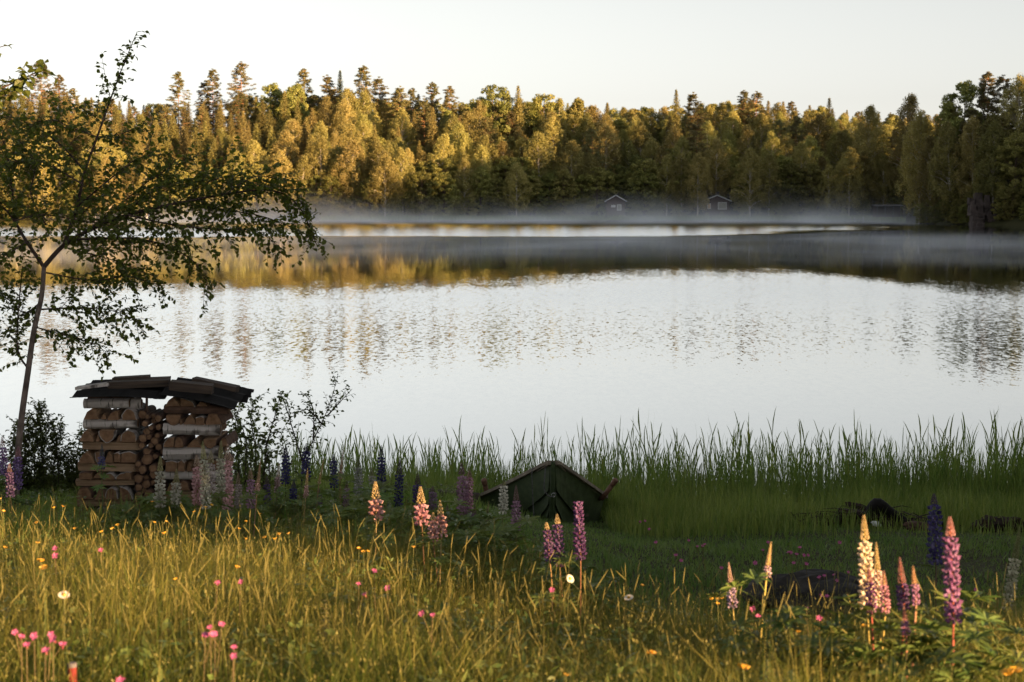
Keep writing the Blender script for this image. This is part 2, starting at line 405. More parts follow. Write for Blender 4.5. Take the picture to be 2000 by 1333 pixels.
gme.polygons.foreach_set("use_smooth", np.ones(len(gme.polygons), dtype=bool))
tag(link("ground", gme), "grassy shore, lake bed and wooded hills around the lake", "ground", kind="structure")
lm = MB(); lm.add([(-900, 12, 0), (900, 12, 0), (900, 520, 0), (-900, 520, 0)], [(0, 1, 2, 3)])
tag(link("lake", lm.mesh("lake", M['water'])), "still lake reflecting the pale morning sky", "lake", kind="structure")

# ------------------------------------------------------------------ forest prototypes
def unit(n): return n / np.maximum(np.linalg.norm(n, axis=-1, keepdims=True), 1e-9)
def cards(P, Nrm, size, asp, r, tdir=None):
    n = len(P)
    Nrm = unit(Nrm)
    t = tdir if tdir is not None else r.normal(size=(n, 3))
    t = unit(t - Nrm * np.sum(t * Nrm, -1, keepdims=True)); b = np.cross(Nrm, t)
    s = np.asarray(size)[:, None] if hasattr(size, '__len__') else size
    V = np.stack([P + t * s, P + b * s * asp, P - t * s, P - b * s * asp], 1).reshape(-1, 3)
    return V, np.arange(4 * n).reshape(n, 4)
def crown_clumps(seed, centers, crad, per, size, asp=0.7, droop=0.0):
    r = np.random.default_rng(seed); Ps, Ns, Ts = [], [], []
    for c, cr in zip(centers, crad):
        k = int(per * (cr ** 2))
        d = unit(r.normal(size=(k, 3))); d[:, 2] *= 0.75
        rad = cr * r.uniform(0.35, 1.0, (k, 1)) ** 0.6
        P = c + d * rad
        if droop: P[:, 2] -= droop * r.uniform(0, 1, k) ** 2 * cr * 2.2
        Ps.append(P); Ns.append(d + 0.75 * r.normal(size=(k, 3)) + np.array([0, 0, 0.25])); Ts.append(np.clip(r.normal(0.5, 0.22, k) + r.normal(0, 0.16), 0, 1))
    P = np.concatenate(Ps); N_ = np.concatenate(Ns); T = np.concatenate(Ts)
    V, Fc = cards(P, N_, size * r.uniform(0.6, 1.3, len(P)), asp, r)
    return V, Fc, np.repeat(T, 4)
def proto_birch(seed, h=17.0):
    r = np.random.default_rng(seed); q = random.Random(seed)
    mb = MB(); lean = q.uniform(-0.6, 0.6)
    path = [Vector((lean * (i / 8) ** 2 + q.uniform(-.08, .08), q.uniform(-.08, .08), h * 0.95 * i / 8)) for i in range(9)]
    mb.tube(path, [0.17 * (1 - 0.85 * i / 8) for i in range(9)], 6)
    cs, cr = [], []
    w = h * q.uniform(0.155, 0.21)
    for k in range(210):
        t = q.uniform(0.2, 1.0); prof = math.sin(math.pi * min(1, (t - 0.14) / 0.86) ** 0.75) ** 0.8 + 0.08
        a = q.uniform(0, 6.283); rr = w * prof * math.sqrt(q.uniform(0.05, 1))
        c = Vector((math.cos(a) * rr + lean * t * t, math.sin(a) * rr, h * (0.02 + t * 0.95)))
        cs.append(np.array(c)); cr.append(q.uniform(0.28, 0.72) * h / 17)
        if rr > 0.8 and k % 5 == 0:
            b = Vector((lean * t * t, 0, h * (t * 0.95 - 0.09))); mb.tube([b, (b + c) / 2 + Vector((0, 0, .3)), c], [0.05, 0.035, 0.015], 4, False)
    V, Fc, T = crown_clumps(seed, cs, cr, 330, 0.118, 0.55, droop=1.3)
    return mb.mesh("birch_trunk", M['birch_bark_far']), bulk("birch_crown", V, [Fc], M['birch_leaf'], T)
def proto_alder(seed, h=12.0, wide=0.24):
    r = np.random.default_rng(seed); q = random.Random(seed)
    mb = MB()
    mb.tube([Vector((q.uniform(-.1, .1), q.uniform(-.1, .1), h * 0.9 * i / 6)) for i in range(7)], [0.16 * (1 - 0.8 * i / 6) for i in range(7)], 6)
    cs, cr = [], []
    for k in range(170):
        t = q.uniform(0.08, 1.0); prof = math.sin(math.pi * (0.12 + 0.86 * t)) ** 0.55
        a = q.uniform(0, 6.283); rr = h * wide * prof * math.sqrt(q.uniform(0.1, 1))
        cs.append(np.array((math.cos(a) * rr, math.sin(a) * rr, h * t * 0.95))); cr.append(q.uniform(0.3, 0.75) * h / 12)
        if rr > 1.0 and k % 4 == 0: mb.tube([(0, 0, h * t * 0.7), cs[-1]], [0.05, 0.015], 4, False)
    V, Fc, T = crown_clumps(seed, cs, cr, 310, 0.122, 0.7)
    return mb.mesh("alder_trunk", M['spruce_bark']), bulk("alder_crown", V, [Fc], M['alder_leaf'], T)
def proto_spruce(seed, h=19.0, wid=0.135):
    r = np.random.default_rng(seed); q = random.Random(seed)
    mb = MB(); mb.tube([(0, 0, h * i / 5) for i in range(6)], [0.19 * (1 - 0.97 * i / 5) for i in range(6)], 6)
    Ps, Ns, Ds, Ss = [], [], [], []
    z = 0.06 * h
    while z < h * 0.985:
        t = z / h; L = h * wid * (1 - t) ** 0.85 * q.uniform(0.8, 1.15) + 0.12
        nb = max(5, int(9 * (1 - t * 0.4)))
        a0 = q.uniform(0, 6.28)
        for k in range(nb):
            a = a0 + 6.283 * k / nb + q.uniform(-.25, .25); Lk = L * q.uniform(0.65, 1.12)
            m = max(4, int(Lk / 0.14))
            s = np.linspace(0.12, 1, m); d = np.array([math.cos(a), math.sin(a), 0])
            drop = -0.32 * Lk * s ** 1.3 + 0.16 * Lk * s ** 3 + 0.25 * t * Lk * s
            base = d * (Lk * s)[:, None]; base[:, 2] = z + drop
            perp = np.array([-d[1], d[0], 0])
            for rep in range(4):
                side = r.normal(0, 0.16 * Lk ** 0.5, m) * (1.1 - 0.7 * s)
                P = base + perp * side[:, None] + np.stack([np.zeros(m), np.zeros(m), -np.abs(r.normal(0, 0.12, m)) - 0.05], -1)
                Ps.append(P); Ns.append(r.normal(size=(m, 3)) * 0.7 + d * 0.5 + np.array([0, 0, 0.7])); Ds.append(np.tile(d + np.array([0, 0, -0.35]), (m, 1)) + r.normal(0, .35, (m, 3)))
                Ss.append(np.full(m, 0.21) * r.uniform(0.7, 1.3, m) * (1.0 - 0.45 * t))
        z += (0.42 - 0.2 * t) * q.uniform(0.85, 1.15) * h / 19
    P = np.concatenate(Ps); V, Fc = cards(P, np.concatenate(Ns), np.concatenate(Ss), 0.38, r, np.concatenate(Ds))
    T = np.clip(r.normal(0.5, 0.25, len(P)), 0, 1)
    return mb.mesh("spruce_trunk", M['spruce_bark']), bulk("spruce_crown", V, [Fc], M['spruce_needle'], np.repeat(T, 4))
def proto_pine(seed, h=21.0, low=0.45, cone=0.15):
    r = np.random.default_rng(seed); q = random.Random(seed)
    mb = MB(); bend = q.uniform(-.5, .5)
    ax = lambda z: Vector((bend * math.sin(z / h * 2.2), 0, z))
    mb.tube([ax(h * i / 8) for i in range(9)], [0.22 * (1 - 0.9 * i / 8) for i in range(9)], 6)
    cs, cr = [], []
    z = h * low
    while z < h * 0.99:
        t = (z / h - low) / (1 - low)
        L = h * cone * (1.02 - t) ** 0.65 * (0.7 + 0.6 * min(1, t * 4))
        for k in range(q.randint(4, 6)):
            a = q.uniform(0, 6.283); Lk = L * q.uniform(0.45, 1.15); b = ax(z)
            tip = b + Vector((math.cos(a) * Lk, math.sin(a) * Lk, Lk * q.uniform(-0.05, 0.3)))
            mb.tube([b, (b + tip) / 2 - Vector((0, 0, .1)), tip], [0.06, 0.04, 0.015], 4, False)
            for s in (0.55, 0.8, 1.0):
                if Lk * s < 0.4: continue
                c = b.lerp(tip, s) + Vector((q.uniform(-.2, .2), q.uniform(-.2, .2), q.uniform(-.35, .35)))
                cs.append(np.array(c)); cr.append(q.uniform(0.38, 0.72) * (1 - 0.35 * t))
        z += q.uniform(0.4, 0.85) * h / 21
    cs.append(np.array(ax(h))); cr.append(0.35)
    rr = np.random.default_rng(seed + 5); Ps, Ns = [], []
    for c, rad in zip(cs, cr):
        k = 60; d = unit(rr.normal(size=(k, 3))); P = c + d * rad * np.array([1.3, 1.3, 0.55]) * rr.uniform(0.3, 1, (k, 1)); Ps.append(P); Ns.append(d * 0.5 + rr.normal(size=(k, 3)) * 0.6 + np.array([0, 0, .5]))
    P = np.concatenate(Ps); V, Fc = cards(P, np.concatenate(Ns), 0.125 * rr.uniform(.7, 1.3, len(P)), 0.45, rr)
    T = np.clip(rr.normal(.5, .25, len(P)), 0, 1)
    return mb.mesh("pine_trunk", M['pine_bark']), bulk("pine_crown", V, [Fc], M['pine_needle'], np.repeat(T, 4))
PROTO = {'birch': [(proto_birch(10 + i, 17), 17.0) for i in range(5)],
         'alder': [(proto_alder(30 + i, 12, w), 12.0) for i, w in enumerate((0.22, 0.26, 0.30, 0.24))],
         'spruce': [(proto_spruce(50 + i, 19, w), 19.0) for i, w in enumerate((0.15, 0.185, 0.17, 0.21))],
         'pine': [(proto_pine(70 + i, 21, l, c), 21.0) for i, (l, c) in enumerate(((0.38, .18), (0.28, .21), (0.42, .16), (0.22, .18)))]}
def tree(kind, x, y, height, label, group, var=None, lean=0.0, wide=1.0):
    lst = PROTO[kind]; (tm, cm), h0 = lst[rnd.randrange(len(lst)) if var is None else var]
    s = height / h0
    e = thing(kind + "_tree", label, kind, (x, y, h1(x, y) - 0.15), group, (lean * 0.3, lean, rnd.uniform(0, 6.28)), (s * wide, s * wide, s))
    link("trunk", tm, e); link("crown", cm, e)
    return e

# ------------------------------------------------------------------ far forest
def pix_x(px, d): return (px - 1000.0) / F * d
def top_height(px, py, d):
    p = at(px, py, d); return p.x, p.z - h1(p.x, d)
# hand-placed skyline trees (pixel of the tip, distance)
SKY = [
    ('pine', 347, 140, 474, 'lone slim pine standing above the spruces on the skyline', 2),
    ('pine', 398, 158, 480, 'shorter dark pine leaning on the tall pair above the ridge', 0),
    ('pine', 414, 134, 476, 'tall pine in the dark pair above the ridge', 3),
    ('pine', 472, 120, 474, 'tallest pine with layered open branches on the skyline', 1),
    ('pine', 590, 134, 480, 'thin pine tip poking over the rounded crowns', 2),
    ('pine', 640, 146, 476, 'blunt orange-barked pine beside the pointed skyline spruce', 0),
    ('spruce', 664, 133, 476, 'pointed spruce between two skyline pines', 0),
    ('pine', 708, 128, 470, 'broad russet pine topping the middle of the ridge', 3),
    ('pine', 738, 150, 472, 'russet pine just below the broad one on the ridge', 0),
    ('pine', 78, 118, 470, 'pine crown behind the round-leaved branch', 1),
    ('pine', 118, 146, 478, 'small pine top in the dip beyond the birch tips', 2),
    ('pine', 780, 168, 466, 'ragged pine pair member with a flat top', 0),
    ('pine', 803, 172, 470, 'ragged pine with a bare leader on the ridge', 2),
    ('pine', 845, 160, 468, 'solitary ragged pine rising from golden birches', 3),
    ('pine', 880, 168, 474, 'dark slender pine near the domed crown', 2),
    ('alder', 962, 158, 452, 'big domed broadleaf crown on top of the ridge', 2),
    ('spruce', 1012, 162, 450, 'dark spruce cutting into the side of the domed crown', 1),
    ('alder', 1062, 176, 452, 'second rounded broadleaf crown beside the dome', 1),
    ('alder', 1130, 186, 450, 'low rounded crown where the ridge starts to dip', 0),
    ('spruce', 1321, 170, 440, 'narrow spruce spire high above its golden neighbours', 0),
    ('pine', 1352, 180, 446, 'knobbly pine crown next to the spruce spire', 0),
    ('pine', 1455, 176, 446, 'russet pine top over the golden birches', 3),
    ('pine', 1478, 178, 448, 'twin russet pine with a wide head', 1),
    ('spruce', 1620, 186, 440, 'small spruce tip on the low ridge', 2),
    ('birch', 1780, 178, 408, 'pale sunlit birch top beside the dark headland', 1),
    ('birch', 1700, 200, 415, 'yellow lit birch top above the shaded bay', 2),
    ('alder', 530, 158, 470, 'round green crown behind the skyline pines', 0),
    ('alder', 575, 160, 466, 'bright round crown topping the left-of-centre ridge'.replace('left-of-centre ', ''), 3),
]
for kind, px, py, d, lab, var in SKY:
    x, hh = top_height(px, py, d)
    tree(kind, x, d, hh, lab, None, var)
# mixed rows up the hillside
G_LAB = {'birch': 'birch', 'alder': 'leafy alder', 'spruce': 'spruce', 'pine': 'russet pine'}
G_GRP = {'birch': 'birches of the far wood', 'alder': 'alders of the far wood', 'spruce': 'spruces of the far wood', 'pine': 'pines of the far wood'}
LAND = [(120, 'behind the near birch crown'), (300, 'behind the near birch tip'), (347, 'below the lone slim pine'), (410, 'below the dark pine pair'), (472, 'below the tallest skyline pine'),
        (560, 'below the round skyline crowns'), (650, 'below the pointed skyline spruce'), (708, 'below the broad russet pine'), (790, 'below the ragged pine pair'), (845, 'below the solitary ragged pine'),
        (962, 'below the domed crown'), (1062, 'below the second dome'), (1130, 'where the ridge dips'), (1203, 'above the half-hidden cabin'), (1260, 'between the two cabins'), (1321, 'below the spruce spire'),
        (1398, 'above the gabled cabin'), (1467, 'below the twin russet pines'), (1550, 'midway from cabin to shed'), (1620, 'below the low spruce tip'), (1700, 'above the open shed'), (1790, 'beside the headland')]
ROWS = ['waterline', 'second', 'third', 'fourth', 'fifth', 'sixth', 'seventh', 'eighth', 'topmost']
ORD = ['first', 'second', 'third', 'fourth', 'fifth', 'sixth', 'seventh', 'eighth', 'ninth', 'tenth', 'next', 'next but one', 'last but one', 'last']
lab_count = {}
def wood_label(kind, row, px):
    lm_ = min(LAND, key=lambda q: abs(q[0] - px))[1]; k = (kind, row, lm_); n = lab_count.get(k, 0); lab_count[k] = n + 1
    return '%s %s counting towards the headland, %s row, %s' % (ORD[min(n, 13)], G_LAB[kind], ROWS[row], lm_)
TOPLINE = [(0, 165), (150, 170), (280, 195), (340, 200), (430, 190), (500, 172), (600, 166), (700, 158), (800, 176), (880, 172), (960, 168), (1080, 182), (1180, 196), (1300, 196), (1450, 188), (1600, 200), (1700, 215), (1820, 215), (2100, 215)]
used_cabin = [(1300 + 98, 408, 34), (1203, 408, 26)]
for row, (off, sp) in enumerate(((2.5, 4.4), (8, 4.8), (15, 4.8), (23, 4.7), (32, 4.5), (42, 4.6), (53, 4.5), (66, 4.0), (80, 3.6))):
    x = -150.0
    while x < 128:
        x += sp * rnd.uniform(0.75, 1.25)
        d = float(far_shore(x)) + off + rnd.uniform(-2.5, 2.5)
        px = 1000 + x / d * F
        if px < -150 or px > 2080: continue
        if px > 1830 and row > 2: continue
        u = rnd.random()
        if px < 620:
            if row <= 1: kind = 'birch' if u < 0.5 else 'alder'
            elif row <= 2: kind = 'birch' if u < 0.45 else ('spruce' if u < 0.88 else 'alder')
            elif row <= 5: kind = 'spruce' if u < 0.85 else 'birch'
            else: kind = 'spruce' if u < 0.7 else 'pine'
        elif px < 1150:
            if row <= 1: kind = 'alder' if u < 0.5 else 'birch'
            elif row <= 3: kind = 'birch' if u < 0.72 else ('alder' if u < 0.85 else 'spruce')
            else: kind = 'birch' if u < 0.45 else ('spruce' if u < 0.65 else ('alder' if u < 0.85 else 'pine'))
        else:
            if row <= 1: kind = 'birch' if u < 0.55 else 'alder'
            else: kind = 'birch' if u < 0.62 else ('spruce' if u < 0.78 else ('alder' if u < 0.9 else 'pine'))
        if row == 8: kind = 'spruce' if u < .45 else 'alder'
        base = {'birch': 17, 'alder': 12.5, 'spruce': 18, 'pine': 19}[kind] * rnd.uniform(0.78, 1.15)
        if row == 8: base = {'spruce': 22, 'alder': 17}[kind]
        # keep the skyline of the photograph
        lim = at(px, interp(px, TOPLINE) + rnd.uniform(0, 24 if row < 6 else 15) + (118, 92, 64, 38, 22, 12, 4, 2, 0)[row] * interp(px, [(0, 1), (560, 1), (700, .72), (1500, .65), (1900, .5)]), d).z - h1(x, d)
        base = min(base, lim)
        if base < 4: continue
        skip = False
        for cpx, cd, hw in used_cabin:
            if abs(px - cpx) < hw and d < cd + 7: skip = True
        if 1700 < px < 1775 and d < 396: skip = True
        if skip: continue
        g = kind
        tree(kind, x, d, base, wood_label(kind, row, px), G_GRP[g], wide={'pine': 1.1, 'spruce': rnd.uniform(1.1, 1.4)}.get(kind, rnd.uniform(1.1, 1.4)))
# low bushes along the water's edge opposite
for i in range(58):
    x = -128 + i * 4.05 + rnd.uniform(-1.2, 1.2); d = float(far_shore(x)) + rnd.uniform(0.5, 2.5)
    px = 1000 + x / d * F
    if any(abs(px - c[0]) < c[2] for c in used_cabin):
        hh = rnd.uniform(1.6, 2.3)
    elif 1690 < px < 1790: continue
    else: hh = rnd.uniform(3.0, 6.0)
    tm, cm = PROTO['alder'][rnd.randrange(4)][0]
    s = hh / 12
    e = thing("willow_bush", nth('wb') + " low waterline bush across the lake counting from the birch crown", "bush", (x, d, h1(x, d) - 0.2), "willow bushes along the opposite shore", (0, 0, rnd.uniform(0, 6.3)), (s * 1.5, s * 1.5, s))
    link("stem", tm, e); link("crown", cm, e)

# ------------------------------------------------------------------ headland and the wooded right shore
HL = [
    ('birch', 1800, 205, 338, 'shaded birch at the tip of the headland', 0, 0.0), ('birch', 1835, 190, 335, 'tall shaded birch on the headland beside a leaning white trunk', 1, -0.1),
    ('alder', 1885, 148, 332, 'headland crown whose top catches the sun', 1, 0), ('pine', 1928, 140, 330, 'spiky dark pine on top of the headland', 3, 0),
    ('pine', 1960, 146, 326, 'bushy dark pine high on the headland', 1, 0), ('birch', 1990, 138, 322, 'dark crown where the headland leaves the picture', 3, 0),
    ('pine', 1857, 165, 342, 'thin dark pine tip above the headland birches', 2, 0), ('birch', 1862, 230, 326, 'birch with a long bare white trunk over the water', 2, -0.06),
    ('birch', 1905, 220, 322, 'birch with a forked white trunk on the headland slope', 3, 0.05), ('alder', 1945, 215, 318, 'dense dark alder above the rock face', 0, 0),
    ('alder', 1985, 250, 312, 'dense dark alder at the picture edge', 2, 0), ('birch', 1820, 260, 331, 'low shaded birch at the headland waterline', 4, 0),
]
for kind, px, py, d, lab, var, lean in HL:
    x, hh = top_height(px, py, d); tree(kind, x, d, min(hh, 23), lab, None, var, lean)
for i in range(16):
    px = 1795 + i * 15; d = 331 - (px - 1795) * 0.13 + rnd.uniform(-1, 3); x = pix_x(px, d)
    if 1905 < px < 1950: continue
    tm, cm = PROTO['alder'][i % 4][0]; s = rnd.uniform(3.5, 7) / 12
    e = thing("alder_bush", nth('ab') + " dark bush over the headland water counting from its tip", "bush", (x, d, max(0.1, h1(x, d)) - 0.2), "alder bushes along the headland", (0, 0, rnd.uniform(0, 6)), (s * 1.4, s * 1.4, s))
    link("stem", tm, e); link("crown", cm, e)
woods = []                     # the wood along the lake past the picture edge: it shades the bay and the far trees
for i in range(95):
    y = rnd.uniform(334, 394); woods.append((.318 * y + 2.5 + rnd.uniform(0, 34), y, rnd.uniform(23, 27)))  # taller unseen trees added to carry the shade higher up the far wood
hl_trees = []
for i in range(390):
    if i < 130: y = rnd.uniform(150, 345); dx = rnd.uniform(2, 75)
    elif i < 290: y = rnd.uniform(275, 350); dx = rnd.uniform(16, 62)
    else: y = rnd.uniform(20, 270); dx = rnd.uniform(20, 70)
    x = float(interp(y, XR)) + dx
    px = 1000 + x / y * F
    kind = rnd.choice(['birch', 'alder', 'pine', 'spruce', 'birch']) if px < 2060 else rnd.choice(['alder', 'spruce', 'spruce'])
    hh = rnd.uniform(13, 19) if kind != 'alder' else rnd.uniform(10, 13)
    if px >= 2060: hh = rnd.uniform(13, 18.5)
    if px < 2060:
        lim = at(min(px, 2000), interp(px, [(1780, 200), (1840, 190), (1880, 160), (2000, 148)]) + rnd.uniform(0, 25), y).z - h1(x, y)
        hh = min(hh, lim)
        if hh < 5: continue
        hl_trees.append((px, kind, x, y, hh))
    else:
        woods.append((x, y, hh))

rw = np.random.default_rng(5); Pw, Nw, Sw = [], [], []
for x, y, hh in woods:
    k = 230; t = rw.uniform(0.03, 1, k); a_ = rw.uniform(0, 6.283, k); cone = hh * .20 * (1 - t) ** .7 + .3; rr_ = cone * np.sqrt(rw.uniform(0, 1, k)); d_ = np.stack([np.cos(a_), np.sin(a_), np.full(k, .3)], -1)
    Pw.append(np.stack([x + np.cos(a_) * rr_, y + np.sin(a_) * rr_, h1(x, y) + hh * t], -1)); Nw.append(d_ + rw.normal(size=(k, 3)) * .6); Sw.append(rw.uniform(.45, .95, k) * (1.1 - .5 * t))
Vw, Fw = cards(np.concatenate(Pw), np.concatenate(Nw), np.concatenate(Sw), .6, rw)
tag(link("woods", bulk("woods", Vw, [Fw], M['spruce_needle'], np.full(len(Vw), .4))), "dark wood running along the lakeshore past the headland", "woods", kind="stuff")
for px, kind, x, y, hh in sorted(hl_trees):
    tree(kind, x, y, hh, '%s dark %s of the shaded headland wood, counting inland from its tip' % (nth('hl' + kind), kind), 'shaded headland %s trees' % kind)
# rock face on the headland
cl = thing("rock_cliff", "grey rock face dropping into the water under the headland", "cliff", at(1930, 438, 312))
for i, (px, w, py0, py1, dd) in enumerate(((1908, 12, 384, 441, 0), (1922, 14, 372, 441, .8), (1937, 13, 378, 441, 0.3), (1951, 12, 398, 441, -.4), (1966, 16, 420, 442, -1.0), (1915, 17, 418, 443, -1.4), (1985, 20, 426, 442, -.8))):
    mb = MB(); a = at(px, py0, 312); b = at(px, py1, 312); wd = w / F * 312
    for k in range(5):
        zz0 = b.z - 0.4 + (a.z - b.z) * k / 5; zz1 = b.z - 0.4 + (a.z - b.z) * (k + 1) / 5 + .05
        mb.box((a.x + rnd.uniform(-.15, .15), 312 + dd + k * 0.5 + 1.5, (zz0 + zz1) / 2), (wd * rnd.uniform(.85, 1.05), 3.4 - k * .3, zz1 - zz0), Matrix.Rotation(rnd.uniform(-.15, .15), 3, 'Z'), 0.14)
    o = link("slab", mb.mesh("slab", M['cliff'])); o.parent = cl; o.location = -Vector(cl.location)

# ------------------------------------------------------------------ woods out of frame on the near shore: they shade the shore and the boat
def near_wood(pts, lab, grp):
    for k, (x, y, hh, kind) in enumerate(pts):
        tree(kind, x, y, hh, lab % kind, grp + kind + 's')
rnd_keep = rnd; rnd = random.Random(4)
pts = []
for row, back in enumerate((2.3, 5.2, 8.5)):
    x = 8.8 + row * 0.9
    while x < 46:
        y = 2.75 - (x - 10) * 0.815 + back + rnd.uniform(-.35, .6)
        if x > 0.36 * y + 3.8: pts.append((x, y, rnd.uniform(8.5, 13), rnd.choice(['alder', 'alder', 'spruce'])))
        x += rnd.uniform(2.0, 3.0)
for i in range(10): pts.append((rnd.uniform(11, 30), rnd.uniform(10, 17), rnd.uniform(9, 13), 'alder'))
near_wood(pts, 'near-shore %s shading the boat from beyond the picture edge', 'near-shore shade ')
pts = [(rnd.uniform(-40, -3), rnd.uniform(-30, -9), rnd.uniform(10, 15), rnd.choice(['alder', 'spruce'])) for i in range(22)]  # unseen trees added behind the camera to cut sky light on the shore
near_wood(pts, 'wood-edge %s behind the viewer at the meadow', 'wood behind the viewer ')
rnd = rnd_keep

# ------------------------------------------------------------------ far-shore cabins, shed, jetty
def local(o, parent):
    o.parent = parent; o.location = -Vector(parent.location); return o
def cabin(px, d, w, label, front_win=True):
    x = pix_x(px, d); z0 = at(px, 411, d).z
    c = thing("cabin", label, "cabin", (x, d, z0))
    hw = w / 2; dep = 7.0; wall_h = 2.25; rise = 1.25
    mb = MB()
    mb.add([(-hw, 0, -1.5), (hw, 0, -1.5), (hw, 0, wall_h), (0, 0, wall_h + rise), (-hw, 0, wall_h), (-hw, dep, -1.5), (hw, dep, -1.5), (hw, dep, wall_h), (0, dep, wall_h + rise), (-hw, dep, wall_h)],
           [(0, 1, 2, 3, 4), (9, 8, 7, 6, 5), (1, 6, 7, 2), (5, 0, 4, 9), (2, 7, 8, 3), (3, 8, 9, 4)])
    link("wall", mb.mesh("wall", M['cabin_wall']), c)
    for s in (-1, 1):
        r = MB(); sl = math.atan2(rise, hw)
        L = math.hypot(hw, rise) + 0.55
        r.box((s * (L / 2) * math.cos(sl), dep / 2, wall_h + rise - L / 2 * math.sin(sl) + 0.1), (L, dep + 1.0, 0.1), Matrix.Rotation(s * sl, 3, 'Y'))
        ro = link("roof", r.mesh("roof", M['cabin_roof']), c)
        b = MB(); b.box((s * (L / 2) * math.cos(sl), -0.52, wall_h + rise - L / 2 * math.sin(sl) + 0.06), (L, 0.05, 0.2), Matrix.Rotation(s * sl, 3, 'Y'))
        link("barge_board", b.mesh("barge_board", M['white_paint']), ro)
    def window(x0, x1, z1, z2, pm):
        f = MB(); xm = (x0 + x1) / 2; zm = (z1 + z2) / 2; t = 0.16
        f.box((xm, -0.05, z1), (x1 - x0 + t, 0.1, t)); f.box((xm, -0.05, z2), (x1 - x0 + t, 0.1, t))
        f.box((x0, -0.05, zm), (t, 0.1, z2 - z1 - t)); f.box((x1, -0.05, zm), (t, 0.1, z2 - z1 - t))
        wo_ = link("window", f.mesh("window_frame", M['white_paint']), c)
        p = MB(); p.box((xm, -0.02, zm), (x1 - x0 - t, 0.03, z2 - z1 - t)); link("pane", p.mesh("pane", pm), wo_)
    s = w / 6.9
    if front_win:
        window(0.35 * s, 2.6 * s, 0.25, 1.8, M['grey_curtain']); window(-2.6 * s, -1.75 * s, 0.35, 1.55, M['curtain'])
    else:
        window(0.6 * s, 2.0 * s, 0.0, 1.3, M['grey_curtain']); window(-1.6 * s, -0.2 * s, 0.75, 1.15, M['white_paint'])
    ch = MB(); ch.box((0.6, 3.5, wall_h + rise + 0.35), (0.5, 0.5, 1.0)); link("chimney", ch.mesh("chimney", M['cabin_roof']), c)
    return c
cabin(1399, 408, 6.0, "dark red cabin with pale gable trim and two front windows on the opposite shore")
cabin(1202, 409, 4.4, "smaller dark cabin half hidden by bushes and mist on the opposite shore", False)
# open shed
d = 384; x = pix_x(1737, d); sh = thing("open_shed", "low open shed with a flat roof on posts beside the bay", "shed", (x, d, at(1737, 419, d).z))
mb = MB(); mb.box((0, 2, 1.95), (6.6, 5.0, 0.16), Matrix.Rotation(0.06, 3, 'X')); link("roof", mb.mesh("roof", M['cabin_roof']), sh)
mb = MB(); mb.box((0, -0.58, 1.83), (6.6, 0.06, 0.2)); link("fascia", mb.mesh("fascia", M['cabin_roof']), sh)
for px_ in (-3, -1.2, 0.6, 3):
    mb = MB(); mb.box((px_, -0.3, 0.5), (0.18, 0.18, 2.6)); link("post", mb.mesh("post", M['cabin_roof']), sh)
mb = MB(); mb.box((0, 4, 0.6), (6.2, 0.15, 2.4)); link("wall", mb.mesh("wall", M['cabin_wall']), sh)
# jetty
d = 372; x = pix_x(1672, d); jt = thing("jetty", "small pale jetty at the edge of the bay by the shed", "jetty", (x, d, 0))
for k in range(5):
    mb = MB(); mb.box((0, k * 0.5, 0.45), (3.2, 0.44, 0.06)); link("plank", mb.mesh("plank", M['jetty_wood']), jt)
for a in (-1.4, -0.5, 1.4):
    mb = MB(); mb.box((a, 0.1, 0.35), (0.16, 0.16, 1.3)); link("post", mb.mesh("post", M['white_paint']), jt)

# reeds along the opposite shore
def blades(P, hgt, wid, lean, r, seg_t=(0.0, 0.55, 1.0), az=None, bend=1.0):
    """grass blades: returns verts, tris"""
    n = len(P)
    a = r.uniform(0, 6.283, n) if az is None else az
    la = r.uniform(0, 6.283, n)
    side = np.stack([np.cos(a), np.sin(a), np.zeros(n)], -1); ld = np.stack([np.cos(la), np.sin(la), np.zeros(n)], -1)
    rows = []
    t1, t2 = seg_t[1], 1.0
    def pt(t):
        q = P + ld * (lean * t ** 2 * hgt)[:, None]
        q[:, 2] += hgt * t * (1 - 0.25 * bend * lean * t)
        return q
    p0, p1, p2 = pt(0.0), pt(t1), pt(1.0)
    w = wid[:, None]
    V = np.stack([p0 - side * w * 0.5, p0 + side * w * 0.5, p1 - side * w * 0.42, p1 + side * w * 0.42, p2], 1).reshape(-1, 3)
    o = (np.arange(n) * 5)[:, None]
    T = np.concatenate([o + np.array([0, 1, 3]), o + np.array([0, 3, 2]), o + np.array([2, 3, 4])], 0)
    return V, T
r = np.random.default_rng(11)
n = 7000; xs = r.uniform(-60, 92, n); ys = far_shore(xs) - r.uniform(0.2, 5.0, n)
keep = xs > -45; xs, ys = xs[keep], ys[keep]; n = len(xs)
V, T = blades(np.stack([xs, ys, np.full(n, -0.2)], -1), r.uniform(0.9, 1.7, n), r.uniform(.12, .25, n), r.uniform(0, .2, n), r)
tag(link("far_reeds", bulk("far_reeds", V, [T], M['marsh'], np.repeat(np.clip(r.normal(.6, .2, n), 0, 1), 5))), "pale strip of reeds along the opposite shoreline", "reeds", kind="stuff")

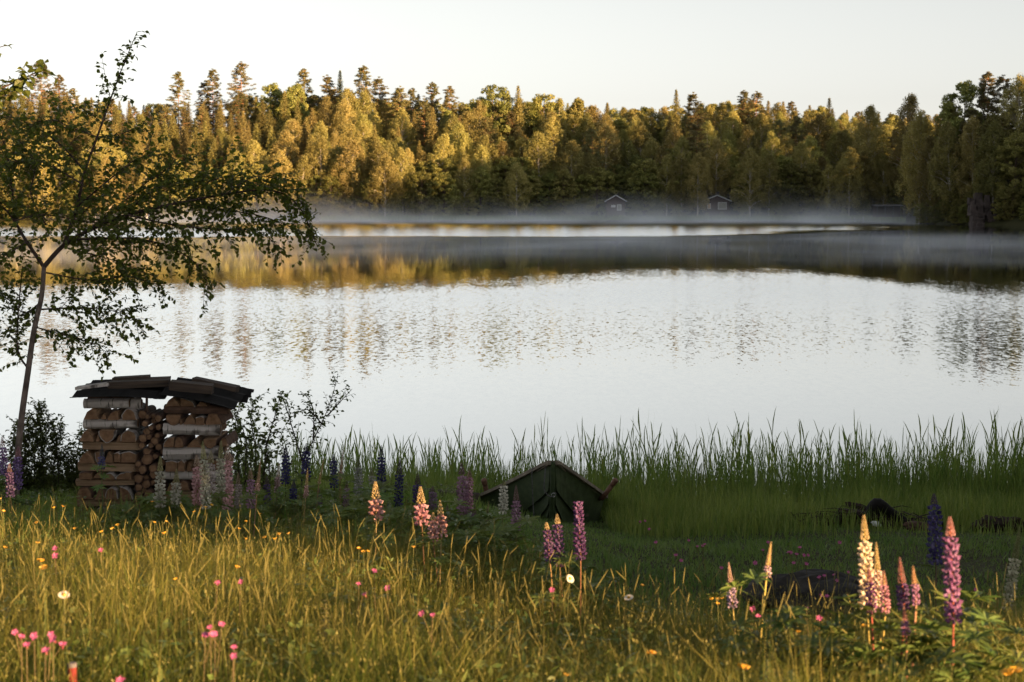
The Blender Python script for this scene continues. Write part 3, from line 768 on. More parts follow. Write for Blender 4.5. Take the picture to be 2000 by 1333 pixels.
# ------------------------------------------------------------------ mist over the lake
def mist_box(x0, x1, y0, y1, ztop, dens, nscale, lo, hi, power, base, label, step):
    """a closed box of drifting vapour: thickest on the water, torn by noise, fading at its sides"""
    m, nt, out = mat_new("mist_vapour"); Lk = nt.links.new
    g = nd(nt, "ShaderNodeNewGeometry"); sep = nd(nt, "ShaderNodeSeparateXYZ"); Lk(g.outputs["Position"], sep.inputs[0])
    def mth(op, a_, b_=None):
        n = nd(nt, "ShaderNodeMath", operation=op)
        for i, v in enumerate((a_, b_)):
            if v is None: continue
            if isinstance(v, (int, float)): n.inputs[i].default_value = v
            else: Lk(v, n.inputs[i])
        return n.outputs[0]
    def mr(x, a_, b_, c=0.0, d=1.0):
        n = nd(nt, "ShaderNodeMapRange", interpolation_type='SMOOTHSTEP'); Lk(x, n.inputs[0])
        for i, v in zip((1, 2, 3, 4), (a_, b_, c, d)): n.inputs[i].default_value = v
        return n.outputs[0]
    mp = nd(nt, "ShaderNodeMapping"); mp.inputs["Scale"].default_value = nscale; Lk(g.outputs["Position"], mp.inputs[0])
    nz = nd(nt, "ShaderNodeTexNoise", Scale=1.0, Detail=3.0, Roughness=0.5, Distortion=0.6); Lk(mp.outputs[0], nz.inputs["Vector"])
    puff = mr(nz.outputs["Fac"], lo, hi)
    mp2 = nd(nt, "ShaderNodeMapping"); mp2.inputs["Scale"].default_value = (nscale[0] * .35, nscale[1] * .4, 0.0); mp2.inputs["Location"].default_value = (3.7, 1.2, 0); Lk(g.outputs["Position"], mp2.inputs[0])
    nz2 = nd(nt, "ShaderNodeTexNoise", Scale=1.0, Detail=2.0); Lk(mp2.outputs[0], nz2.inputs["Vector"])
    # the layer stands higher in some places than in others
    top = mr(nz2.outputs["Fac"], .32, .68, ztop * .28, ztop)
    hgt = mth('POWER', mth('MAXIMUM', mth('SUBTRACT', 1.0, mth('DIVIDE', sep.outputs[2], top)), 0.0), power)
    mx = (x1 - x0) * .12; my = (y1 - y0) * .3
    edge = mth('MULTIPLY', mth('MULTIPLY', mr(sep.outputs[0], x0, x0 + mx), mr(sep.outputs[0], x1 - mx, x1, 1, 0)), mth('MULTIPLY', mr(sep.outputs[1], y0, y0 + my), mr(sep.outputs[1], y1 - my * .4, y1, 1, 0)))
    d_ = mth('MULTIPLY', mth('MULTIPLY', mth('MULTIPLY', mth('ADD', mth('MULTIPLY', puff, 1 - base), base), hgt), edge), dens)
    v = nd(nt, "ShaderNodeVolumePrincipled", Anisotropy=0.15); v.inputs["Color"].default_value = (0.87, 0.92, 1.0, 1)
    Lk(d_, v.inputs["Density"]); Lk(v.outputs[0], out.inputs["Volume"])
    m.cycles.volume_step_rate = step
    mb = MB(); mb.box(((x0 + x1) / 2, (y0 + y1) / 2, (ztop - .3) / 2), (x1 - x0, y1 - y0, ztop + .3))
    tag(link("mist", mb.mesh("mist", m)), label, "mist", None, "stuff")
mist_box(-95, 92, 312, 399.5, 10.0, 0.055, (0.075, 0.10, 0.16), .40, .74, 3.0, .10, "pale bluish steam rising along the opposite shore", 0.25)
mist_box(-70, 62, 96, 205, 1.7, 0.022, (0.050, 0.030, 0.9), .38, .75, 1.6, .12, "thin grey veil of mist lying on the calm middle of the lake", 0.18)

# ------------------------------------------------------------------ the near birch and other shore trees
def smooth_path(P, sub=4):
    P = [Vector(p) for p in P]; out = []
    for i in range(len(P) - 1):
        p0 = P[max(i - 1, 0)]; p1 = P[i]; p2 = P[i + 1]; p3 = P[min(i + 2, len(P) - 1)]
        for k in range(sub):
            t = k / sub
            out.append(0.5 * ((2 * p1) + (p2 - p0) * t + (2 * p0 - 5 * p1 + 4 * p2 - p3) * t * t + (3 * p1 - p0 - 3 * p2 + p3) * t ** 3))
    out.append(P[-1]); return out
def add_leaf(mb, p, d, nrm, L, W, q):
    d = d.normalized(); s = d.cross(nrm)
    if s.length < 1e-4: s = d.orthogonal()
    s.normalize(); n = s.cross(d)
    mb.tint = min(1, max(0, q.gauss(.5, .25)))
    a = p + d * L * 0.12
    f = n * W * 0.18
    mb.add([p, a + d * L * .28 + s * W * .5 + f, a + d * L * .60 + s * W * .40 + f, a + d * L * .95, a + d * L * .60 - s * W * .40 + f, a + d * L * .28 - s * W * .5 + f, a + d * L * .45],
           [(0, 6, 1), (1, 6, 2), (2, 6, 3), (3, 6, 4), (4, 6, 5), (5, 6, 0)])
def leafy(mb_w, mb_l, path, r0, r1, q, spacing, tl, leafL, leafW, droop, start=0.15, lps=0.035, nseg=5):
    """a limb with twigs and leaves along it"""
    n = len(path); mb_w.tube(path, [r0 + (r1 - r0) * i / (n - 1) for i in range(n)], nseg)
    lens = [(path[i + 1] - path[i]).length for i in range(n - 1)]; tot = sum(lens); pos = start * tot; acc = 0
    for i in range(n - 1):
        while pos < acc + lens[i]:
            t = (pos - acc) / lens[i]; p = path[i].lerp(path[i + 1], t); d = (path[i + 1] - path[i]).normalized()
            sd = Vector((q.gauss(0, 1), q.gauss(0, 1), q.gauss(0, .7))); sd = (sd - d * sd.dot(d)).normalized()
            dd = (d * q.uniform(0.3, 1.0) + sd * q.uniform(.5, 1.0)).normalized()
            L = tl * q.uniform(.45, 1.2) * (1.15 - 0.5 * pos / tot)
            pts = [p]; cur = p.copy(); m = 5
            for k in range(m):
                dd = (dd + Vector((q.gauss(0, .12), q.gauss(0, .12), q.gauss(0, .10) - droop))).normalized(); cur = cur + dd * (L / m); pts.append(cur.copy())
            mb_w.tube(pts, [0.0028, 0.0024, 0.002, 0.0016, 0.0013, 0.001], 3, False)
            kk = max(3, int(L / lps))
            for j in range(kk):
                u = (j + .6) / kk * m; ii = min(int(u), m - 1); lp = pts[ii].lerp(pts[ii + 1], u - ii); ld = (pts[ii + 1] - pts[ii]).normalized()
                sv = Vector((q.gauss(0, 1), q.gauss(0, 1), q.gauss(-.5, .6))).normalized()
                sz = q.uniform(.6, 1.15)
                add_leaf(mb_l, lp, ld * .4 + sv, Vector((q.gauss(0, .7), q.gauss(0, .7), 1)), leafL * sz, leafW * sz, q)
            pos += spacing * q.uniform(.6, 1.4)
        acc += lens[i]
BD = 14.6
def limb(pts, dd): return smooth_path([at(p[0], p[1], BD + (p[2] if len(p) > 2 else dd)) for p in pts], 4)
q = random.Random(5)
bw, bl = MB(), MB()
base = at(30, 880, BD); base = Vector((base.x - .02, BD, h1(base.x, BD) - 0.05))
trunk = smooth_path([base, at(36, 880, BD), at(43, 810, BD), at(55, 725, BD + .03), at(66, 648, BD), at(81, 580, BD - .03), at(86, 520, BD)], 5)
trm = MB(); trm.tube(trunk, [0.031 - 0.012 * i / (len(trunk) - 1) for i in range(len(trunk))], 9)
LIMBS = [
    (([86, 522], [122, 482], [165, 455], [250, 420], [345, 398], [440, 380], [530, 372], [585, 405], [618, 478]), 0, .022, .004),
    (([86, 522], [52, 472], [28, 432], [5, 405], [-50, 370]), .2, .018, .005),
    (([30, 434], [22, 360], [14, 300], [-5, 250]), .3, .012, .003),
    (([125, 480], [150, 405], [166, 335], [190, 268], [214, 200], [236, 140], [268, 62]), -.1, .018, .0025),
    (([166, 335], [120, 285], [65, 245], [5, 225]), .3, .010, .003),
    (([160, 360], [110, 330], [60, 310], [10, 320]), -.4, .009, .003),
    (([74, 605], [145, 602], [215, 606], [288, 636]), .1, .009, .002), (([72, 640], [125, 655], [172, 668], [212, 690]), -.2, .007, .002),
    (([78, 592], [48, 612], [22, 590], [-5, 570]), .2, .008, .003), (([55, 720], [36, 690], [34, 640], [40, 560], [44, 520]), .15, .010, .004),
    (([85, 532], [180, 548], [250, 540], [315, 560]), .2, .008, .002), (([150, 468], [280, 468], [375, 508], [408, 568]), -.3, .010, .002),
    (([250, 420], [330, 438], [420, 448], [500, 452], [552, 488]), -.3, .010, .002), (([250, 415], [300, 372], [370, 352], [455, 352]), .4, .009, .002),
    (([190, 268], [235, 262], [280, 246]), .2, .006, .002), (([150, 405], [215, 350], [270, 310], [330, 300]), -.2, .009, .002),
    (([200, 240], [175, 222], [150, 205]), .2, .004, .0015), (([216, 195], [206, 150], [197, 100]), .15, .003, .001), (([228, 165], [240, 130], [262, 100]), -.1, .003, .001), (([214, 200], [235, 190], [262, 196]), .1, .003, .001), (([345, 398], [440, 410], [520, 425], [590, 455]), .3, .008, .002),
    (([122, 482], [190, 500], [240, 515], [300, 540]), .5, .007, .002), (([28, 432], [80, 420], [150, 430], [230, 445]), -.5, .007, .002), (([165, 455], [240, 395], [310, 340], [380, 310]), .1, .008, .002),
    (([52, 472], [10, 500], [-40, 520]), .1, .007, .002), (([440, 380], [500, 345], [560, 360], [590, 400]), -.2, .005, .002), (([90, 440], [60, 380], [70, 320], [40, 280]), -.3, .007, .002),
    (([190, 268], [140, 250], [100, 235], [40, 250]), -.2, .006, .002), (([122, 482], [140, 440], [200, 380], [240, 330]), .4, .008, .002), (([345, 398], [400, 360], [450, 345], [500, 360]), .1, .005, .002)]
for pts, dd, r0, r1 in LIMBS:
    leader = (pts[-1] == [268, 62])
    leafy(bw, bl, limb(pts, dd), r0, r1, q, (0.022 if not leader else 0.028) if r0 > .0031 else .05, (0.38 if not leader else 0.15) if r0 > .0031 else .11, .046, .037, 0.09, 0.08, 0.025)
bt = thing("birch_tree", "slender young birch with drooping leafy branches beside the woodpile", "birch", base)
local(link("trunk", trm.mesh("trunk", M['near_bark'], True)), bt)
local(link("branches", bw.mesh("branches", M['twig'], True)), bt)
tag(local(link("crown", bl.mesh("crown", M['near_leaf'])), bt), kind="stuff")

# round-leaved alder whose branch reaches in at the upper edge
q = random.Random(9); aw, al, atr = MB(), MB(), MB()
AD = 11.5; b0 = Vector((-4.6, AD, h1(-4.6, AD) - .05))
tp = smooth_path([b0, b0 + Vector((.05, .05, 1.5)), b0 + Vector((-.05, 0, 2.7)), b0 + Vector((.1, .1, 3.9))], 4)
atr.tube(tp, [.05 - .03 * i / (len(tp) - 1) for i in range(len(tp))], 8)
leafy(aw, al, smooth_path([tp[9], at(-60, 190, AD), at(20, 165, AD), at(92, 132, AD)], 4), .012, .003, q, .018, .17, .058, .054, .03, .40, .034)
leafy(aw, al, smooth_path([tp[11], at(-60, 120, AD), at(-20, 100, AD), at(8, 90, AD)], 4), .010, .002, q, .05, .14, .045, .04, .03, .4, .05)
leafy(aw, al, smooth_path([tp[8], at(-90, 220, AD), at(-30, 200, AD), at(12, 185, AD)], 4), .010, .002, q, .03, .15, .055, .05, .03, .4, .04)
t = thing("alder_tree", "round-leaved alder reaching a branch in above the birch crown", "alder", b0)
local(link("trunk", atr.mesh("trunk", M['near_bark'], True)), t); local(link("branches", aw.mesh("branches", M['twig'])), t)
tag(local(link("crown", al.mesh("crown", M['near_leaf'])), t), kind="stuff")

def shrub(name, label, d, stems, leafL, leafW, mat, seed, spacing, tl, lps, droop=0.0, r0=.009):
    q = random.Random(seed); w, l = MB(), MB()
    b = at(stems[0][0][0], stems[0][0][1], d); b.z = h1(b.x, d) - .05
    for st in stems:
        P = [at(p[0], p[1], d + (p[2] if len(p) > 2 else 0)) for p in st]; P[0].z = min(P[0].z, h1(P[0].x, d)) - .05 if len(st[0]) < 4 else P[0].z
        leafy(w, l, smooth_path(P, 4), r0, .002, q, spacing, tl, leafL, leafW, droop, .15, lps)
    t = thing(name, label, "shrub", b)
    local(link("branches", w.mesh("branches", M['twig'])), t); tag(local(link("foliage", l.mesh("foliage", mat)), t), kind="stuff")
wl = []
for k in range(17):
    bx = 8 + k * 12; tx = bx + q.uniform(-16, 22); ty = interp(tx, [(-20, 860), (30, 800), (80, 738), (100, 800), (110, 775), (140, 845), (180, 800), (200, 830), (230, 830)]) + q.uniform(0, 70)
    if tx > 172 and ty < 800: ty = 830
    wl.append([(bx, 985, q.uniform(-.3, .4)), ((bx + tx) / 2 + q.uniform(-6, 6), (985 + ty) / 2), (tx, ty)])
shrub("willow_shrub", "dense small-leaved willow shrub between the birch and the woodpile", 16.2, wl, .038, .018, M['willow_leaf'], 3, .013, .22, .012)
shrub("shore_shrub", "sparse crooked shrub leaning over the reeds past the woodpile", 16.5,
      [[(588, 960), (592, 905), (612, 860), (640, 800), (660, 735)], [(592, 905, 0, 1), (575, 850), (560, 800), (548, 768)], [(640, 812, 0, 1), (660, 790), (688, 760)], [(612, 860, 0, 1), (612, 800), (595, 770)],
       [(630, 830, 0, 1), (600, 800), (570, 815)], [(575, 900), (555, 880), (545, 850)]], .042, .026, M['willow_leaf'], 4, .026, .17, .025)
shrub("leafy_shrub", "bushy leafy shrub pressed against the end of the woodpile", 15.6,
      [[(470, 965), (465, 890), (460, 830), (470, 785)], [(490, 965), (500, 890), (490, 820), (500, 775)], [(480, 965), (455, 900), (450, 850)], [(510, 965), (520, 880), (535, 820), (548, 770)], [(475, 965), (480, 860), (455, 810)], [(530, 965), (525, 900), (515, 850)]],
      .045, .03, M['willow_leaf'], 6, .019, .2, .023)

# ------------------------------------------------------------------ woodpile
WD = 14.0
def sect(kind, w, h, q):
    """2-D section in a w x h box (x centred, z from 0); returns points and the index range that carries bark"""
    P = []
    if kind == 'half':
        P = [(-w / 2, 0.0), (w / 2, 0.0)] + [(w / 2 * math.cos(a), h * (0.12 + 0.88 * math.sin(a))) for a in [math.pi * k / 8 for k in range(0, 9)]]; bark = (2, 10)
    elif kind == 'bowl':
        P = [(w / 2, h), (-w / 2, h)] + [(-w / 2 * math.cos(a), h - h * (0.1 + 0.9 * math.sin(a))) for a in [math.pi * k / 8 for k in range(0, 9)]]; bark = (2, 10)
    elif kind == 'quarter':
        P = [(-w / 2, 0.0)] + [(-w / 2 + w * math.cos(a), h * math.sin(a)) for a in [math.pi / 2 * k / 6 for k in range(0, 7)]]; bark = (1, 7)
    elif kind == 'quarter_flip':
        P = [(w / 2, 0.0)] + [(w / 2 - w * math.sin(a), h * math.cos(a)) for a in [math.pi / 2 * k / 6 for k in range(0, 7)]]; bark = (1, 7)
    elif kind == 'wedge':
        P = [(-w / 2, 0.0), (w / 2, 0.0), (w * 0.36, h * 0.5), (w * 0.05, h), (-w * 0.22, h * .7)]; bark = (0, 1)
    elif kind == 'block':
        P = [(-w / 2, 0.03 * h), (w * .48, 0.0), (w / 2, h * .8), (w * .1, h), (-w * .45, h * .85)]; bark = (2, 4)
    else:
        P = [(w / 2 * math.cos(a), h / 2 + h / 2 * math.sin(a)) for a in [2 * math.pi * k / 12 for k in range(12)]]; bark = (0, 12)
    P = [(x + q.uniform(-.05, .05) * w, z + (q.uniform(-.04, .04) * h if z > .01 else 0)) for x, z in P]
    return P, bark
LOG_N = {}
def log(kind, c, w, h, length, axis_, barkmat, label, q, thick=0.005, twist=0.0):
    """a firewood log centred at c (bottom centre); axis_ 'x' lies across, 'y' points at the viewer"""
    P, bark = sect(kind, w, h, q); n = len(P); wood = MB(); L2 = length / 2
    def pt(p, s, sc=1.0):
        x, z = p[0] * sc, p[1]
        return (s, x, z) if axis_ == 'x' else (x, s, z)
    ends = [(-L2, 1.0), (0, 1.02), (L2, 0.97)]
    V = [pt(p, s + q.uniform(-.006, .006), sc) for s, sc in ends for p in P]
    Fc = [(i + k * n, (i + 1) % n + k * n, (i + 1) % n + (k + 1) * n, i + (k + 1) * n) for k in range(2) for i in range(n)]
    Fc += [tuple(range(n - 1, -1, -1)), tuple(range(2 * n, 3 * n))]
    wood.add(V, Fc)
    me = wood.mesh("firewood_log", M['split_wood'] if axis_ == 'x' else M['split_wood_y'])
    me.materials.append(M['cut_wood'])
    me.polygons[len(me.polygons) - 1].material_index = 1; me.polygons[len(me.polygons) - 2].material_index = 1
    rz = q.uniform(-.04, .04) + twist
    o = link("firewood_log", me, None, c, (q.uniform(-.02, .02), q.uniform(-.03, .03), rz))
    tag(o, label, "log", "firewood logs in the woodpile")
    if barkmat is not None and bark[1] - bark[0] >= 2:
        b = MB(); cx = sum(p[0] for p in P) / n; cz = sum(p[1] for p in P) / n
        ids = [i % n for i in range(bark[0], bark[1] + 1)] if kind == 'round' else list(range(bark[0], bark[1] + 1))
        ids = [i for i in ids if i < n] if kind != 'round' else ids
        m = len(ids)
        def off(p, e):
            d = math.hypot(p[0] - cx, p[1] - cz) + 1e-6; return (p[0] + (p[0] - cx) / d * e, p[1] + (p[1] - cz) / d * e)
        inner = [off(P[i], .0015) for i in ids]; outer = [off(P[i], thick * q.uniform(.8, 1.6)) for i in ids]
        V = [pt(p, s) for s in (-L2 - .002, L2 + .002) for p in inner] + [pt(p, s) for s in (-L2 - .002, L2 + .002) for p in outer]
        Fc = []
        for i in range(m - 1):
            Fc += [(i, i + 1, m + i + 1, m + i), (2 * m + i, 3 * m + i, 3 * m + i + 1, 2 * m + i + 1), (i, 2 * m + i, 2 * m + i + 1, i + 1), (m + i, m + i + 1, 3 * m + i + 1, 3 * m + i)]
        Fc += [(0, m, 3 * m, 2 * m), (m - 1, 3 * m - 1, 4 * m - 1, 2 * m - 1)]
        b.add(V, Fc); link("bark", b.mesh("bark", barkmat), o)
    return o
q = random.Random(21)
PXM = WD / F
def zrow(py): return at(0, py, WD).z
def xw(px): return at(px, 880, WD).x
ROWN = ['top', 'second', 'third', 'fourth', 'fifth', 'sixth', 'seventh', 'eighth', 'ninth', 'tenth', 'eleventh', 'twelfth', 'bottom']
SPOT = ['first', 'second', 'third', 'fourth', 'fifth', 'sixth']
def cross_row(tower, row, x0, x1, y0, y1, front):
    """logs lying across; the front one shows its side"""
    z = zrow(y1); h = (y1 - y0) * PXM; c = (xw(x0) + xw(x1)) / 2; L = (x1 - x0) * PXM
    look = {'birch': 'white-barked birch log', 'split': 'pale split log', 'brown': 'red-brown barked log'}[front]
    bm = {'birch': M['birch_bark'], 'split': None, 'brown': M['brown_bark']}[front]
    kind = {'birch': 'round', 'split': 'block', 'brown': 'round'}[front]
    log(kind, (c, WD + .06, z), h * (1.15 if kind == 'round' else 1.2), h, L, 'x', bm, '%s lying across the %s row of the %s tower' % (look, ROWN[row], tower), q)
    log('half', (c + q.uniform(-.02, .02), WD + .24, z), .12, h, L * .98, 'x', M['brown_bark'], 'log across the middle of the %s row of the %s tower' % (ROWN[row], tower), q)
    log('half', (c + q.uniform(-.02, .02), WD + .40, z), .12, h, L * .97, 'x', M['birch_bark'], 'log across the lake side of the %s row of the %s tower' % (ROWN[row], tower), q)
def end_row(tower, row, y0, y1, items):
    z = zrow(y1); hmax = (y1 - y0) * PXM
    for k, (x0, x1, kind, hf) in enumerate(items):
        w = (x1 - x0) * PXM; c = (xw(x0) + xw(x1)) / 2
        if kind == 'half' and q.random() < .6: kind = q.choice(['quarter', 'quarter_flip', 'wedge', 'block', 'wedge'])
        w *= q.uniform(.88, 1.0); hf *= q.uniform(.85, 1.0)
        log(kind, (c, WD + .23 + q.uniform(-.015, .015), z), w, hmax * hf, .47 + q.uniform(-.02, .02), 'y', q.choice([M['birch_bark'], M['birch_bark'], M['brown_bark']]),
            'split log end, %s from the birch tree, %s row of the %s tower' % (SPOT[min(k, 5)], ROWN[row], tower), q)
TL, TR = 'birch-side', 'boat-side'
cross_row(TL, 0, 163, 252, 782, 798, 'birch')
log('round', (xw(264), WD + .08, zrow(800)), .075, .075, .085, 'x', M['birch_bark'], 'short stub of white birch log under the roof sheet', q)
end_row(TL, 1, 798, 820, [(167, 195, 'half', 1.0), (197, 209, 'wedge', .6), (211, 235, 'quarter_flip', .95), (241, 268, 'half', .95)])
cross_row(TL, 2, 162, 269, 820, 838, 'birch')
end_row(TL, 3, 838, 863, [(156, 186, 'wedge', 1.0), (187, 194, 'wedge', .6), (195, 225, 'bowl', .95), (226, 236, 'wedge', .5), (237, 270, 'half', 1.0)])
cross_row(TL, 4, 158, 275, 863, 880, 'split')
end_row(TL, 5, 880, 904, [(153, 187, 'half', 1.0), (188, 201, 'bowl', .9), (202, 221, 'wedge', 1.0), (222, 234, 'block', .9), (235, 265, 'block', .95)])
cross_row(TL, 6, 149, 262, 904, 922, 'split')
end_row(TL, 7, 922, 936, [(152, 180, 'block', 1.0), (181, 203, 'half', .9), (204, 226, 'half', .9), (228, 255, 'quarter_flip', 1.0)])
cross_row(TL, 8, 145, 261, 936, 950, 'split')
end_row(TL, 9, 950, 975, [(150, 178, 'half', 1.0), (180, 205, 'wedge', 1.0), (207, 230, 'half', .9), (231, 256, 'quarter', 1.0)])
cross_row(TL, 10, 147, 262, 975, 990, 'split')
end_row(TL, 12, 990, 1010, [(150, 180, 'half', 1.0), (182, 210, 'half', 1.0), (212, 258, 'half', 1.0)])
end_row(TR, 0, 776, 794, [(323, 352, 'half', 1.0), (354, 384, 'quarter', .9), (386, 408, 'wedge', .6)])
cross_row(TR, 1, 320, 448, 794, 809, 'brown')
end_row(TR, 2, 809, 830, [(324, 352, 'bowl', .95), (353, 358, 'wedge', .5), (359, 384, 'wedge', 1.0), (385, 403, 'block', .8), (404, 436, 'half', 1.05)])
cross_row(TR, 3, 318, 429, 830, 851, 'birch')
end_row(TR, 4, 851, 874, [(320, 341, 'quarter_flip', 1.0), (342, 361, 'half', .95), (363, 395, 'wedge', .75), (400, 427, 'bowl', .9), (430, 446, 'half', .9)])
cross_row(TR, 5, 318, 426, 874, 898, 'birch')
end_row(TR, 6, 898, 922, [(320, 346, 'half', .95), (347, 361, 'block', .9), (363, 374, 'wedge', .9), (376, 400, 'half', .9), (403, 440, 'half', 1.0)])
cross_row(TR, 7, 318, 436, 922, 938, 'birch')
end_row(TR, 8, 938, 960, [(320, 345, 'half', .95), (347, 370, 'half', .95), (372, 400, 'wedge', .95), (403, 440, 'half', 1.0)])
cross_row(TR, 10, 318, 440, 960, 976, 'split')
end_row(TR, 11, 976, 1010, [(320, 350, 'half', 1.0), (352, 385, 'half', 1.0), (388, 440, 'half', 1.0)])
# upright-stacked sticks between the towers, seen end-on
STICK = [(277, 812, 8, 'half'), (291, 814, 4), (300, 815, 4), (312, 818, 6), (286, 828, 5.5), (299, 824, 4.5), (297, 835, 4), (290, 843, 6), (308, 836, 5), (280, 856, 7), (293, 853, 5), (310, 852, 4.5), (300, 862, 7), (287, 882, 6.5), (308, 875, 5.5), (276, 870, 6),
         (296, 870, 4), (316, 884, 5), (289, 898, 10), (304, 893, 4), (312, 906, 6), (270, 906, 5.5), (266, 918, 6), (280, 916, 7.5), (297, 915, 7.5), (308, 923, 5), (268, 936, 8), (283, 934, 4.5), (298, 928, 7), (311, 938, 6.5), (284, 947, 7.5), (299, 943, 4.5),
         (268, 952, 6.5), (278, 960, 5), (291, 963, 6.5), (304, 955, 5.5), (268, 968, 6), (314, 953, 4), (281, 974, 6), (298, 976, 6), (310, 969, 5), (270, 984, 6), (288, 988, 6.5), (306, 986, 6)]
ADJ = ['thick', 'thin', 'stout', 'slim', 'dark-ringed', 'pale', 'short', 'bark-edged']
for k, st in enumerate(STICK):
    px, py, rp = st[0], st[1], st[2]; dia = rp * 2 * PXM
    row = int((py - 806) / 14.5)
    log('round', (xw(px), WD + .22 + q.uniform(-.05, .05), at(px, py + rp, WD).z), dia, dia, .42, 'y', M['brown_bark'],
        '%s round stick end, %s layer between the towers, %s counting from the birch side' % ('thick' if rp > 6.2 else ('thin' if rp < 5 else 'medium'), ROWN[min(row, 12)], SPOT[sum(1 for o_ in STICK if int((o_[1] - 806) / 14.5) == row and o_[0] < px)]), q, .004)
# stake holding the roof
mb = MB(); p = at(287, 830, WD + .1); mb.tube([p, p + Vector((0, 0, .1)), p + Vector((.003, 0, .225))], [.012, .013, .011], 7)
tag(link("wooden_stake", mb.mesh("wooden_stake", M['brown_bark'])), "short dark stake propping the roof between the two log towers", "stake")
# roof sheets: corrugated
def roof_sheet(x0, x1, yl, yr, depth, label, yshift):
    a = at(x0, yl, WD - yshift); b = at(x1, yr, WD - yshift); n = 60; m = 10; V = []; Fc = []
    top = []
    for j in range(m + 1):
        for i in range(n + 1):
            t = i / n; s = j / m; p = a.lerp(b, t)
            wob = 0.012 * math.sin(j / m * math.pi * 2 * 7.5) + q.uniform(-.001, .001)
            top.append((p.x, p.y + s * depth, p.z + wob + s * 0.06 + .015 * math.sin(t * 3.1) * (1 if t < .9 else .4)))
    V = top + [(x, y, z - .007) for x, y, z in top]; o = (m + 1) * (n + 1)
    for j in range(m):
        for i in range(n):
            k = j * (n + 1) + i; Fc += [(k, k + 1, k + n + 2, k + n + 1), (o + k, o + k + n + 1, o + k + n + 2, o + k + 1)]
    for i in range(n):
        Fc += [(i, o + i, o + i + 1, i + 1)]; k = m * (n + 1) + i; Fc += [(k, k + 1, o + k + 1, o + k)]
    for j in range(m):
        k = j * (n + 1); Fc += [(k, k + n + 1, o + k + n + 1, o + k)]; k += n; Fc += [(k, o + k, o + k + n + 1, k + n + 1)]
    mb = MB(); mb.add(V, Fc)
    tag(link("roof_sheet", mb.mesh("roof_sheet", M['roof_sheet'])), label, "roof sheet", "black sheets over the woodpile")
# corrugations run along x: sheets slope a little towards the viewer
roof_sheet(136, 319, 776, 779, .78, "black corrugated sheet over the tower nearer the birch", .13)
roof_sheet(311, 456, 770, 799, .78, "black corrugated sheet tilting down over the tower nearer the boat", .14)
roof_sheet(330, 481, 764, 786, .45, "second black sheet overhanging the end of the woodpile roof", -.35)
def board(pts, d, th, wid, label, mat, cat="board", tilt=0.0):
    a = at(pts[0], pts[1], d); b = at(pts[2], pts[3], d); ang = math.atan2(b.z - a.z, b.x - a.x); L = (b - a).length; mb = MB()
    mb.box((0, 0, 0), (L, wid, th), None, .003)
    c = (a + b) / 2
    tag(link("roof_board", mb.mesh("roof_board", mat), None, c, (tilt, -ang, q.uniform(-.05, .05))), label, cat, "boards weighing down the woodpile roof")
board((213, 752, 331, 748), WD + .25, .055, .13, "brown board weighing down the roof nearer the birch", M['old_board'])
board((222, 741, 292, 737), WD + .45, .03, .12, "thin board lying on top of the brown roof board", M['old_board'])
board((240, 744, 331, 741), WD + .42, .035, .12, "dark board behind the brown roof board", M['old_board'])
board((333, 752, 416, 761), WD + .12, .075, .15, "thick chunk of timber on the tilted roof sheet", M['old_board'])
board((378, 744, 464, 762), WD + .5, .065, .16, "grey plank sloping down the back of the tilted roof", M['old_board'])
board((150, 758, 214, 750), WD + .2, .025, .14, "curl of pale birch bark on the roof edge nearer the birch", M['birch_bark'], "bark")

# ------------------------------------------------------------------ rowing boat
BW, BWy = 1080, 17.0
bo = at(1080, 908, BWy); BX = bo.x
YAW = 0.05
def boat_pt(u, t, side):
    """u along the length (0 bow .. 1 stern), t 0 keel .. 1 gunwale; world coordinates"""
    L = 4.3; s = u
    beam = 0.765 * (math.sin(min(1, (s + .004) / .60) * math.pi / 2) ** 0.93) * (1 - 0.25 * max(0, (s - .62) / .38) ** 2)
    sheer = 1.11 - 0.80 * (1 - (1 - min(s / .62, 1)) ** 1.55) - 0.14 * max(0, (s - .6) / .4)
    keel = 0.36 - 0.62 * min(s / .45, 1) ** .75 if s < .45 else -0.26
    keel += 0.0
    full = min(1, s / .45)
    wexp = 0.95 - 0.42 * full               # V at the bow, U amidships
    x = beam * (t ** wexp) + 0.012
    z = keel + (sheer - keel) * (t ** (1.0 + 0.75 * full))
    rake = -0.0 + 0.30 * (1 - t) ** 1.6 * (1 - full)
    y = s * L + rake
    X = side * x; c, sn = math.cos(YAW), math.sin(YAW)
    return Vector((BX + c * X - sn * y * 1.0, BWy + sn * X + c * y, z))
bt = thing("rowing_boat", "dark green clinker rowing boat drawn up bow first on the shore", "boat", (BX, BWy + 1.5, 0.05))
US = [0, .01, .03, .06, .10, .15, .21, .28, .36, .45, .55, .65, .75, .85, .93, 1.0]
TS = [0.0, 0.13, 0.28, 0.45, 0.66, 1.0]
